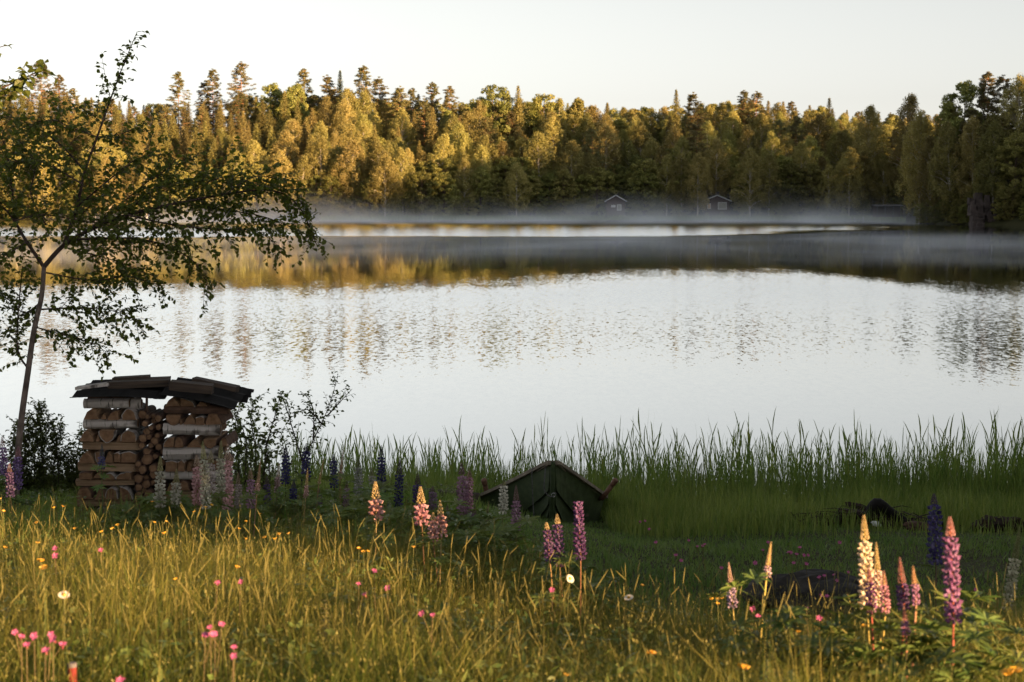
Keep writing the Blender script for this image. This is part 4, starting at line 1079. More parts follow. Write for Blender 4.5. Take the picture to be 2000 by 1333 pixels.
for side in (-1, 1):
    for k in range(5):
        mb = MB(); t0, t1 = TS[k] - (0.02 if k else 0), TS[k + 1]; V = []
        for u in US:
            for t, e in ((t0, .030), (t0 * .5 + t1 * .5, .017), (t1, .004), (t1, -.012), (t0 * .5 + t1 * .5, -.004), (t0, .008)):
                p = boat_pt(u, max(t, 0), side); out_ = Vector((side * math.cos(YAW), -0.35, -.55)).normalized(); V.append(p + out_ * e)
        n = 6; Fc = []
        for i in range(len(US) - 1):
            for j in range(n):
                a = i * n + j; b = i * n + (j + 1) % n; f = (a, b, b + n, a + n); Fc.append(f if side < 0 else f[::-1])
        Fc += [tuple(range(n)), tuple(range((len(US) - 1) * n, len(US) * n))]
        mb.add(V, Fc); local(link("plank", mb.mesh("plank", M['boat_paint'], False)), bt)
    mb = MB(); path = [boat_pt(u, 1.0, side) + Vector((side * .008, -.004, .012)) for u in US]; V = []
    for i, p in enumerate(path):
        for a, b in ((-.028, -.018), (.03, -.018), (.03, .016), (-.028, .016)): V.append(p + Vector((side * a, -abs(a) * .3 if i < 2 else 0, b)))
    Fc = []
    for i in range(len(path) - 1):
        for j in range(4):
            a = i * 4 + j; b = i * 4 + (j + 1) % 4; Fc.append((a, b, b + 4, a + 4))
    Fc += [(0, 1, 2, 3), tuple(len(V) - 4 + j for j in range(4))]
    mb.add(V, Fc); local(link("gunwale", mb.mesh("gunwale", M['boat_rail'])), bt)
mb = MB(); path = [boat_pt(0, t, 1) * .5 + boat_pt(0, t, -1) * .5 + Vector((0, -.02, 0)) for t in (0, .15, .3, .45, .6, .75, .9, 1.0)] ; mb.tube(path + [path[-1] + Vector((0, 0, .02))], [.03, .03, .028, .028, .027, .026, .026, .026, .024], 6)
local(link("stem_post", mb.mesh("stem_post", M['boat_paint'])), bt)
mb = MB(); path = [boat_pt(u, 0, 1) * .5 + boat_pt(u, 0, -1) * .5 + Vector((0, 0, -.02)) for u in US]; mb.tube(path, [.03] * len(path), 5); local(link("keel", mb.mesh("keel", M['boat_paint'])), bt)
p0 = boat_pt(0, 1, 1); p1 = boat_pt(.06, 1, 1); p2 = boat_pt(.06, 1, -1); p3 = boat_pt(0, 1, -1)
mb = MB(); mb.add([p0 + Vector((.03, -.03, .03)), p1 + Vector((0, 0, .022)), p2 + Vector((0, 0, .022)), p3 + Vector((-.03, -.03, .03)), p0 + Vector((.03, -.03, -.012)), p1 + Vector((0, 0, -.02)), p2 + Vector((0, 0, -.02)), p3 + Vector((-.03, -.03, -.012))],
                  [(0, 1, 2, 3), (7, 6, 5, 4), (0, 4, 5, 1), (1, 5, 6, 2), (2, 6, 7, 3), (3, 7, 4, 0)]); local(link("bow_cap", mb.mesh("bow_cap", M['boat_rail'])), bt)
for u in (.3, .55, .8):
    a = boat_pt(u, .75, 1); b = boat_pt(u, .75, -1); mb = MB(); mb.box((a + b) / 2, ((a - b).length, .22, .03), Matrix.Rotation(YAW, 3, 'Z')); local(link("thwart", mb.mesh("thwart", M['boat_inside'])), bt)
a = [boat_pt(1, t, 1) for t in TS] + [boat_pt(1, t, -1) for t in reversed(TS)]; mb = MB(); mb.add(a + [p + Vector((0, .03, 0)) for p in a], [tuple(range(12)), tuple(range(23, 11, -1))] + [(i, (i + 1) % 12, 12 + (i + 1) % 12, 12 + i) for i in range(12)])
local(link("transom", mb.mesh("transom", M['boat_paint'])), bt)
ring = at(1081, 967, BWy - .06)
mb = MB(); mb.tube([ring + Vector((.02 * math.cos(a), -.01, .02 * math.sin(a))) for a in [6.283 * k / 12 for k in range(13)]], .004, 5, False); local(link("mooring_ring", mb.mesh("mooring_ring", M['steel'])), bt)
mb = MB(); mb.tube(smooth_path([at(1066, 912, BWy + .05), at(1064, 930, BWy - .05), at(1063, 955, BWy - .1), at(1070, 968, BWy - .1), at(1080, 970, BWy - .08), at(1086, 963, BWy - .07)], 5), .006, 6)
tag(link("mooring_rope", mb.mesh("mooring_rope", M['rope'])), "thin rope looping from the bow rail to the mooring ring", "rope")
mb = MB(); mb.tube(smooth_path([at(1043, 915, BWy + .12), at(1039, 920, BWy - .02), at(1040, 960, BWy - .03), at(1043, 1010, BWy - .08), at(1048, 1042, BWy - .2)], 5), .005, 6)
tag(link("hanging_rope", mb.mesh("hanging_rope", M['rope'])), "thin rope hanging straight down over the bow planks to the grass", "rope")
for (pa, pb, d, lab) in (((953, 972), (945, 938), 18.6, "brown oar with its handle up against the reeds over the gunwale nearer the woodpile"), ((1176, 974), (1203, 938), 18.4, "brown oar with its handle jutting out over the gunwale away from the woodpile")):
    a = at(pa[0], pa[1], d); b = at(pb[0], pb[1], d - .12); dv = (b - a).normalized(); o = thing("oar", lab, "oar", a, "oars in the boat")
    s = MB(); s.tube([a - dv * .5 + Vector((0, .9, .02)), a - dv * .02 + Vector((0, .1, 0)), a, a + dv * (b - a).length * .7], [.022, .024, .026, .028], 8); local(link("shaft", s.mesh("shaft", M['oar_wood'], True)), o)
    s = MB(); s.tube([a + dv * (b - a).length * .7, a + dv * (b - a).length * .78, b, b + dv * .01], [.024, .031, .033, .022], 8); local(link("handle", s.mesh("handle", M['oar_wood'], True)), o)
    s = MB(); s.box(a - dv * .55 + Vector((0, 1.35, .02)), (.14, .9, .02)); local(link("blade", s.mesh("blade", M['oar_wood'])), o)

# ------------------------------------------------------------------ rocks, heap, stake
def rock_mesh(name, mat, sx, sy, sz, seed, sub=3, rough=.25):
    import bmesh
    bm = bmesh.new(); bmesh.ops.create_icosphere(bm, subdivisions=sub, radius=1); r_ = np.random.default_rng(seed); K = r_.normal(size=(9, 3)) * 2.2; ph = r_.uniform(0, 6.28, 9)
    for v in bm.verts:
        c = np.array(v.co); nz = sum(math.sin(float(K[i] @ c) * (1 + .45 * i) + ph[i]) / (1 + .3 * i) for i in range(9)) / 3.2 + .05 * math.sin(float(K[3] @ c) * 9) * math.sin(float(K[5] @ c) * 8)
        v.co *= 1 + rough * nz; v.co.x *= sx; v.co.y *= sy; v.co.z *= sz
    me = bpy.data.meshes.new(name); bm.to_mesh(me); bm.free(); me.materials.append(mat); return me
p = at(1590, 1175, 11.4); tag(link("boulder", rock_mesh("boulder", M['rock'], .46, .34, .19, 4, 4), None, (p.x + .02, 11.4, at(1590, 1172, 11.4).z - .01), (0, .10, .1)), "dark flat boulder in the meadow behind the pink campions", "boulder")
p = at(1700, 1035, 18.0); hp = thing("brush_heap", "heap of dark earth and twigs on the shore beyond the lawn", "heap", (p.x, 18.0, h1(p.x, 18.0)))
for k in range(15):
    qx = (k - 7) * .105 + rnd.uniform(-.05, .05); zz = .20 * math.exp(-((qx + .18) / .42) ** 2)
    link("clod", rock_mesh("clod", M['soil'], rnd.uniform(.10, .22), rnd.uniform(.1, .18), rnd.uniform(.05, .10), 60 + k, 3, .5), hp, (qx, rnd.uniform(-.12, .15), zz * rnd.uniform(.3, 1)), (rnd.uniform(-.4, .4), rnd.uniform(-.4, .4), rnd.uniform(0, 6)))
q2 = random.Random(31)
for k in range(46):
    mb = MB(); a = Vector((q2.uniform(-.75, .8), q2.uniform(-.35, .2), q2.uniform(.02, .22))); dv = Vector((q2.gauss(0, 1), q2.gauss(0, .6), q2.gauss(0, .35))).normalized() * q2.uniform(.15, .5)
    mb.tube([a, a + dv * .5 + Vector((0, 0, q2.uniform(-.03, .05))), a + dv], [.008, .006, .003], 4); link("twig", mb.mesh("twig", M['twig']), hp)
mb = MB(); mb.tube(smooth_path([at(1700, 1012, 17.9), at(1712, 985, 17.8), at(1738, 1000, 17.85), at(1768, 1018, 17.8), at(1795, 1030, 17.7)], 5), [.04, .06, .07, .075, .07, .068, .065, .062, .06, .056, .052, .05, .048, .045, .042, .038, .035, .03, .028, .024, .016], 9)
tag(link("charred_stump", mb.mesh("charred_stump", M['char'], True)), "black charred stump with a root trailing off the brush heap", "stump")
p = at(1712, 1024, 17.6); tag(link("white_stone", rock_mesh("white_stone", M['white_scrap'], .055, .04, .028, 12, 2), None, p, (0.2, .2, 0)), "small white scrap lying on the earth heap", "stone")
p = at(1800, 1042, 17.4); tag(link("brown_root", rock_mesh("brown_root", M['brown_bark'], .19, .08, .06, 14, 3), None, (p.x, 17.4, h1(p.x, 17.4) + .03), (0, .15, 0)), "reddish brown root lump at the foot of the charred stump", "root")
p = at(1950, 1045, 17.5); tag(link("dark_stump", rock_mesh("dark_stump", M['soil'], .25, .2, .13, 15, 3, .4), None, (p.x, 17.5, h1(p.x, 17.5) + .04)), "low dark stump in the shore grass past the heap", "stump")
# fallen timber beside the boat
mb = MB(); a = at(700, 1016, 16.3); b = at(935, 1022, 16.6); a.z = h1(a.x, 16.3) + .10; b.z = h1(b.x, 16.6) + .08
mb.tube([a, (a + b) / 2 + Vector((0, 0, .01)), b], [.075, .08, .07], 9); tag(link("fallen_timber", mb.mesh("fallen_timber", M['old_board'])), "dark timber lying behind the lupins next to the boat", "timber")
# red stake at the lower edge
p = at(141, 1296, 5.25); zb = h1(p.x, 5.25); st = thing("red_stake", "short dark red stake with a grey top in the near grass", "stake", (p.x, 5.25, zb))
mb = MB(); mb.tube([(0, 0, -.1), (0, 0, p.z - zb - .012)], [.014, .0135], 12); link("post", mb.mesh("post", M['red_stake'], False), st)
mb = MB(); mb.tube([(0, 0, p.z - zb - .0118), (0, 0, p.z - zb), (0, 0, p.z - zb + .003)], [.0145, .0145, .011], 12); link("cap", mb.mesh("cap", M['grey_cap']), st)

# ------------------------------------------------------------------ grass and ground cover
r = np.random.default_rng(101)
def scatter(n, d0, d1, power=1.0, xm=0.32, pad=0.3):
    u = r.uniform(0, 1, n); d = d0 + (d1 - d0) * u ** power; w = d * xm + pad; x = r.uniform(-1, 1, n) * w; o = r.uniform(0, 1, n) < .2; x = np.where(o, np.sign(x) * (w + r.uniform(0, 2.3, n)), x); return x, d
def not_in(x, y, boxes):
    k = np.ones(len(x), bool)
    for x0, x1, y0, y1 in boxes: k &= ~((x > x0) & (x < x1) & (y > y0) & (y < y1))
    return k
PILE = (xw(140), xw(452), WD - .03, WD + .5)
def lush(x, y):   # 0 lawn .. 1 meadow
    edge = np.interp(x, [-5, -2.6, -1.2, -0.3, 0.3, 1.2, 4], [13.8, 13.4, 12.2, 11.2, 10.3, 9.8, 9.4]); return sstep(0.8, -0.8, y - edge)
def grass_obj(name, n, d0, d1, hr, wr, lr, mat, tm, ts, label, mask, power=1.0, cat="grass", hmod=True):
    n = int(n * 1.2)
    x, y = scatter(n, d0, d1, power); k = not_in(x, y, [PILE]) & (mask(x, y) > r.uniform(0, 1, n)); x, y = x[k], y[k]; m = len(x)
    h = r.uniform(*hr, m) * ((1 + .45 * vnoise(x, y, 2.2, 21) + .25 * vnoise(x, y, 5.5, 22)) * np.interp(y, [5, 9, 13, 15.8, 16.8, 18.6, 23], [1, .85, .62, .55, .38, .75, .9]) if hmod else 1); z = H(x, y) - .02
    V, T = blades(np.stack([x, y, z], -1), h, r.uniform(*wr, m), np.abs(r.normal(*lr, m)), r)
    t = np.clip(r.normal(tm, ts, m) + .26 * vnoise(x, y, 1.4, 33) + .26 * vnoise(x, y, 4.5, 34), 0, 1)
    return tag(link(name, bulk(name, V, [T], mat, np.repeat(t, 5))), label, cat, kind="stuff")
grass_obj("meadow_grass", 215000, 4.2, 14.5, (.09, .35), (.0028, .0075), (.5, .4), M['grass'], .24, .24, "tall green and straw meadow grass in the low sun", lush, 1.15)
grass_obj("leaning_grass", 22000, 4.2, 13.5, (.25, .5), (.003, .006), (.9, .45), M['grass'], .45, .3, "long leaning and broken blades across the meadow", lush, 1.2)
grass_obj("fine_grass", 60000, 4.2, 14.0, (.20, .50), (.0013, .003), (.38, .3), M['grass'], .48, .3, "fine pale grass stalks standing over the meadow", lush, 1.2)
grass_obj("lawn_grass", 95000, 9.0, 20.0, (.08, .17), (.006, .012), (.5, .35), M['lawn'], .45, .25, "short dewy lawn grass in the shade by the boat", lambda x, y: 1 - .75 * lush(x, y), 0.9, "lawn")
def marshy(x, y): return sstep(15.8, 18.4, y + .6 * vnoise(x, y, 1.5, 8)) * np.where((np.abs(x - .30) < .72) & (y > 15.6) & (y < 19.5), 0, 1) * (1 - .55 * ((x > 3.2) & (x < 4.6) & (y < 18.0)))
grass_obj("marsh_grass", 60000, 15.6, 22.6, (.30, .68), (.006, .012), (.22, .2), M['marsh'], .45, .25, "thick green marsh grass between the lawn and the reeds", marshy, .9)
def herb(x, y): return ((y > 10.5) & (y < 16.8) & (x < np.interp(y, [10, 13, 15, 17], [.5, .1, -.35, -.5]))) * sstep(9.8, 11.5, y) * .9
grass_obj("shade_grass", 50000, 9.5, 17.0, (.18, .45), (.006, .014), (.3, .25), M['marsh'], .35, .25, "dark leafy grass around the woodpile and lupins", herb, .9)
# seed heads on thin stalks
def seed_stalks(n, seed):
    rr = np.random.default_rng(seed); u = rr.uniform(0, 1, n); d = 5.6 + 7.9 * u ** 1.1; x = rr.uniform(-1, 1, n) * (d * .33 + .3); k = (lush(x, d) > .5) & not_in(x, d, [PILE]); x, d = x[k], d[k]
    mb = MB(); q3 = random.Random(seed)
    Z = H(x, d)
    for i in range(len(x)):
        h = q3.uniform(.30, .58) * float(np.interp(d[i], [5, 9, 13], [1, .85, .6])); b = Vector((x[i], d[i], Z[i] - .02)); ln = Vector((q3.gauss(0, .045), q3.gauss(0, .04), 0)); w = q3.uniform(.0011, .0018)
        p1 = b + Vector((0, 0, h * .5)) + ln * .4; p2 = b + Vector((0, 0, h)) + ln * 1.2; mb.tint = q3.random()
        mb.tube([b, p1, p2], [w * 1.2, w, w * .8], 3, False)
        L = q3.uniform(.04, .085); mb.tint = min(1, mb.tint * .5 + .5); e = p2 + Vector((ln.x * .5, ln.y * .5, L))
        mb.tube([p2, p2.lerp(e, .3), p2.lerp(e, .7), e], [w, .0022, .0018, .0006], 4, False)
    return mb
mb = seed_stalks(1700, 55); # broad-leaved herbs among the grass
def herb_leaves(n, d0, d1, mask, mat, label, name):
    x, y = scatter(n, d0, d1, 1.1); k = (mask(x, y) > r.uniform(0, 1, n)) & not_in(x, y, [PILE]) & (vnoise(x, y, 3.0, 61) > -.1); x, y = x[k], y[k]; m = len(x)
    hh = np.interp(y, [5, 9, 13], [.30, .24, .2]) * r.uniform(.2, 1.1, m); P = np.stack([x, y, H(x, y) + hh], -1)
    Nn = r.normal(size=(m, 3)) * .6 + np.array([0, -.2, 1.0]); V, Fc = cards(P, Nn, r.uniform(.012, .032, m), .42, r)
    tag(link(name, bulk(name, V, [Fc], mat, np.repeat(np.clip(r.normal(.45, .25, m), 0, 1), 4))), label, "herbs", kind="stuff")
def speckle(n):
    x, y = scatter(n, 4.3, 13.6, 1.15); k = (lush(x, y) > r.uniform(0, 1, n)) & not_in(x, y, [PILE]); x, y = x[k], y[k]; m = len(x)
    hh = np.interp(y, [5, 9, 13], [.42, .36, .26]) * r.uniform(.35, 1.12, m) * (1 + .35 * vnoise(x, y, 2.2, 21)); P = np.stack([x, y, H(x, y) + hh], -1)
    tall = r.normal(size=(m, 3)) * .35 + np.array([0, 0, 1.0]); V, Fc = cards(P, r.normal(size=(m, 3)) + np.array([0, -.6, 0]), r.uniform(.003, .008, m), .3, r, tall)
    tag(link("seed_panicles", bulk("seed_panicles", V, [Fc], M['straw'], np.repeat(np.clip(r.normal(.5, .3, m), 0, 1), 4))), "countless tiny seed heads and bracts through the meadow grass", "grass", kind="stuff")
speckle(52000)
herb_leaves(24000, 4.4, 13.5, lush, M['lupin_leaf'], "small broad leaves of herbs mixed into the meadow grass", "meadow_herb_leaves")
herb_leaves(22000, 10.0, 17.0, lambda x, y: herb(x, y), M['lupin_leaf'], "dark fern and herb leaves around the woodpile and lupins", "shade_herb_leaves")
tag(link("seed_grass", mb.mesh("seed_grass", M['straw'])), "slender straw-coloured grass stalks with seed heads in the meadow", "grass", kind="stuff")

# ------------------------------------------------------------------ reeds
def reed_mesh(seed):
    q = random.Random(seed); h = q.uniform(.85, 1.25); mb = MB(); ln = q.uniform(-.05, .05)
    mb.tint = q.random(); ax = lambda t: Vector((ln * t * t, .02 * t, h * t))
    mb.tube([ax(t) for t in (0, .3, .6, .85)], [.0045, .004, .003, .0015], 4, False)
    nl = q.randint(5, 7)
    for k in range(nl):
        t = .30 + .55 * k / (nl - 1); b = ax(t); L = h * q.uniform(.30, .48); a = (0 if k % 2 else math.pi) + q.uniform(-.9, .9); sp = q.uniform(.05, .30)
        d0 = Vector((math.cos(a) * sp, math.sin(a) * sp * .8, 1)).normalized(); w = q.uniform(.007, .0125)
        side = Vector((-math.sin(a), math.cos(a), 0)) * .5 + Vector((.7, 0, 0)); side.normalize(); mb.tint = q.random()
        p1 = b + d0 * L * .45; p2 = b + d0 * L * .8 + Vector((math.cos(a), 0, -.4)) * .02; p3 = b + d0 * L + Vector((math.cos(a) * .04, 0, -.03))
        mb.add([b - side * w * .4, b + side * w * .4, p1 - side * w, p1 + side * w, p2 - side * w * .55, p2 + side * w * .55, p3], [(0, 1, 3, 2), (2, 3, 5, 4), (4, 5, 6)])
    return mb
REEDS = [reed_mesh(200 + i) for i in range(10)]
RM = [m_.mesh("reed", M['reed']) for m_ in REEDS]
qr = random.Random(77)
def reed_spot(far=2040):
    while True:
        px = qr.uniform(430, far); d = qr.uniform(20.0, 23.5)
        dens = interp(px, [(430, .25), (560, .5), (680, .75), (900, .8), (1000, .7), (1250, .9), (1500, 1), (2040, 1)])
        dens = dens * (0.7 + 0.2 * math.sin(px * .045) + 0.1 * math.sin(px * .113 + 1))
        if qr.random() < dens and not (abs(pix_x(px, d) - .35) < .62 and d < 21.5): return px, d
sp_ = sorted([reed_spot() for _ in range(280)])
marks = [(600, 'behind the crooked shrub'), (760, 'behind the dark blue lupins'), (900, 'behind the mauve lupins'), (1010, 'behind the boat'), (1100, 'over the boat bow'), (1200, 'just past the boat'), (1330, 'in the open stretch past the boat'),
         (1480, 'midway between boat and stump'), (1620, 'before the brush heap'), (1740, 'behind the charred stump'), (1850, 'behind the dark purple lupin'), (1960, 'in the tall stand past the heap')]
for k, (px, d) in enumerate(sp_):
    x = pix_x(px, d); z = max(h1(x, d), -.35) - .03; s = interp(px, [(430, .76), (700, .82), (1000, .80), (1500, .84), (1800, .85), (2000, .98)]) * qr.uniform(.72, 1.12)
    o = link("reed", RM[qr.randrange(10)], None, (x, d, z), (qr.gauss(0, .07), qr.gauss(0, .09), qr.uniform(0, 6.28)), s)
    mk = min(marks, key=lambda m_: abs(m_[0] - px))[1]; tag(o, "%s tall reed %s, counting away from the woodpile" % (nth(mk), mk), "reed", "reeds " + mk)
VV, FF4, FF3, TT = [], [], [], []; off = 0
tmpl = []
for m_ in REEDS:
    v = np.array(m_.v); f4 = np.array([f for f in m_.f if len(f) == 4]); f3 = np.array([f for f in m_.f if len(f) == 3]); tmpl.append((v, f4, f3, np.array(m_.t)))
for k in range(2000):
    px, d = reed_spot(2430); x = pix_x(px, d); s = qr.uniform(.35, .74); a = qr.uniform(0, 6.28); v, f4, f3, tt = tmpl[qr.randrange(10)]
    Rm = np.array([[math.cos(a), -math.sin(a), 0], [math.sin(a), math.cos(a), 0], [qr.uniform(-.06, .06), qr.uniform(-.06, .06), 1]])
    VV.append(v @ Rm.T * s + np.array([x, d, max(h1(x, d), -.35) - .03])); FF4.append(f4 + off); FF3.append(f3 + off); TT.append(tt); off += len(v)
tag(link("reed_bed", bulk("reed_bed", np.concatenate(VV), [np.concatenate(FF4), np.concatenate(FF3)], M['reed'], np.concatenate(TT))), "dense lower reeds filling the shallow water along the shore", "reeds", kind="stuff")

# ------------------------------------------------------------------ lupins
def floret(mb, p, out_, up, s):
    """a pea flower: keel, two wings and an upright banner, as faceted petals"""
    side = out_.cross(up).normalized()
    a = p + out_ * s * .25; tip = p + out_ * s * 1.05 + up * s * .15
    mb.add([p, a + side * s * .38 - up * s * .12, tip, a - side * s * .38 - up * s * .12, a + up * s * .50 + out_ * s * .25, a - up * s * .35 + out_ * s * .3],
           [(0, 4, 1), (1, 4, 2), (2, 4, 3), (3, 4, 0), (0, 1, 5), (1, 2, 5), (2, 3, 5), (3, 0, 5)])
    b = a + up * s * .35
    mb.add([b - side * s * .34, b + side * s * .34, b + side * s * .22 + up * s * .55 - out_ * s * .12, b - side * s * .22 + up * s * .55 - out_ * s * .12], [(0, 1, 2, 3)])
def spike_mesh(seed, L, rad, budfrac):
    """florets in whorls along +Z from 0 to L; the tip part is buds"""
    q = random.Random(seed); fl, bd = MB(), MB(); z = 0.0; Z = Vector((0, 0, 1)); ph = 0
    while z < L:
        t = z / L
        if t < 1 - budfrac:
            n = 6; rr = rad * (0.36 + .14 * q.random()); s = rad * .68 * (1 - .18 * t) * (1.0 if t > .06 else .8)
            for k in range(n):
                a = ph + 6.283 * k / n + q.uniform(-.2, .2); o = Vector((math.cos(a), math.sin(a), .12 + .5 * t)).normalized()
                fl.tint = min(1, max(0, q.gauss(.5, .24))); floret(fl, Vector((math.cos(a), math.sin(a), 0)) * rr * (1 - .3 * t) + Z * (z + q.uniform(-.002, .002)), o, (Z - o * o.z).normalized(), s * q.uniform(.85, 1.12))
            z += rad * q.uniform(.56, .70)
        else:
            u = (t - (1 - budfrac)) / budfrac; n = 6; rr = rad * .36 * (1 - u) ** .8 + .001; s = rad * .36 * (1 - .65 * u)
            for k in range(n):
                a = ph + 6.283 * k / n; o = Vector((math.cos(a) * .6, math.sin(a) * .6, .8)).normalized(); p = Vector((math.cos(a), math.sin(a), 0)) * rr + Z * z; sd = o.cross(Z).normalized(); u2 = sd.cross(o)
                bd.tint = q.uniform(.3, .8); bd.add([p - o * s * .3, p + sd * s * .4 + o * s * .3, p + u2 * s * .4 + o * s * .3, p - sd * s * .4 + o * s * .3, p - u2 * s * .4 + o * s * .3, p + o * s * 1.1], [(0, 2, 1), (0, 3, 2), (0, 4, 3), (0, 1, 4), (1, 2, 5), (2, 3, 5), (3, 4, 5), (4, 1, 5)])
            z += rad * .30 * (1 - .45 * u)
        ph += .45
    return fl.mesh("flower_spike", M['petal']), bd.mesh("bud_tip", M['petal'])
SPK = {}
def get_spike(L, rad, bf):
    k = (round(L / .03) * .03, round(rad / .005) * .005, bf)
    if k not in SPK: SPK[k] = spike_mesh(len(SPK) * 3 + 300, max(k[0], .06), max(k[1], .012), bf)
    return SPK[k]
def palmate_mesh(seed):
    q = random.Random(seed); mb = MB(); mb.tint = .5; pl = q.uniform(.10, .16)
    tip = Vector((pl * .8, 0, pl * .6)); mb.tube([(0, 0, 0), Vector((pl * .4, 0, pl * .38)), tip], [.0022, .0019, .0016], 4, False)
    n = q.randint(9, 12); nz = Vector((q.uniform(-.2, .35), q.uniform(-.25, .25), 1)).normalized(); u = nz.orthogonal().normalized(); v = nz.cross(u)
    for k in range(n):
        a = 6.283 * k / n + q.uniform(-.08, .08); L = q.uniform(.058, .085); w = L * q.uniform(.11, .14); d = (u * math.cos(a) + v * math.sin(a)); e = d * .93 + nz * q.uniform(.05, .4); e.normalize(); sd = nz.cross(d).normalized(); drp = nz * L * q.uniform(-.3, .05)
        mb.tint = min(1, max(0, q.gauss(.5, .22))); p1 = tip + e * L * .35; p2 = tip + e * L * .7 + drp * .4; p3 = tip + e * L + drp; fold = nz * w * .5
        mb.add([tip, p1 + sd * w + fold, p2 + sd * w * .9 + fold, p3, p2 - sd * w * .9 + fold, p1 - sd * w + fold, p1, p2], [(0, 6, 1), (1, 6, 7, 2), (2, 7, 3), (0, 5, 6), (5, 4, 7, 6), (4, 3, 7)])
    return mb.mesh("leaf", M['lupin_leaf'])
PALM = [palmate_mesh(400 + i) for i in range(8)]
ql = random.Random(88)
def lupin(px0, py0, px1, py1, d, petal, label, rad=.036, bf=.28, bud=None, stemc=(.16, .15, .05), leaves=6, group="lupins by the lake", foot=None):
    """spike tip at (px0,py0), spike bottom at (px1,py1)"""
    tip = at(px0, py0, d); bot = at(px1, py1, d); ax = (tip - bot); L = ax.length; ax.normalize()
    fx = foot if foot is not None else bot.x + (bot.x - tip.x) * .8 + ql.uniform(-.03, .03); g = Vector((fx, d + ql.uniform(-.05, .05), 0)); g.z = h1(g.x, g.y) - .03
    if bot.z < g.z + .12: g.z = bot.z - .12
    o = thing("lupin", label, "lupin", g, group)
    mb = MB(); sp = smooth_path([g, g.lerp(bot, .5) + Vector((ql.uniform(-.01, .01), 0, .0)) , bot, bot + ax * L * .55, bot + ax * L * .93], 3)
    mb.tube(sp, [.0052 - .0038 * i / (len(sp) - 1) for i in range(len(sp))], 6); local(link("stem", mb.mesh("stem", M['stem'], True), color=stemc), o)
    rad *= .82 if d < 8 else .95
    fm, bm_ = get_spike(L, rad, bf); s = L / max(round(L / .03) * .03, .06)
    rot = ax.to_track_quat('Z', 'Y').to_euler()
    c1 = petal; c2 = bud if bud else tuple(.55 * a + .45 * b for a, b in zip(petal, (.42, .36, .16)))
    link("flower_spike", fm, o, bot - g, rot, s, c1); link("bud_tip", bm_, o, bot - g, rot, s, c2)
    hgt = bot.z - g.z
    for k in range(leaves):
        t = ql.uniform(.12, .93) if k else .9; p = g.lerp(bot, t) - g; sc = ql.uniform(.75, 1.25) * (1.25 - .5 * t)
        link("leaf", PALM[ql.randrange(8)], o, p, (ql.uniform(-.2, .2), ql.uniform(-.15, .25), ql.uniform(0, 6.28)), sc)
    return o
CREAM, WHITE, PINK, MAUVE, PURPLE, BLUE, LILAC = (.62, .50, .36), (.46, .44, .37), (.50, .27, .265), (.30, .17, .24), (.13, .065, .17), (.04, .036, .12), (.34, .25, .38)
BUD_Y, RED = (.48, .36, .17), (.30, .07, .05)
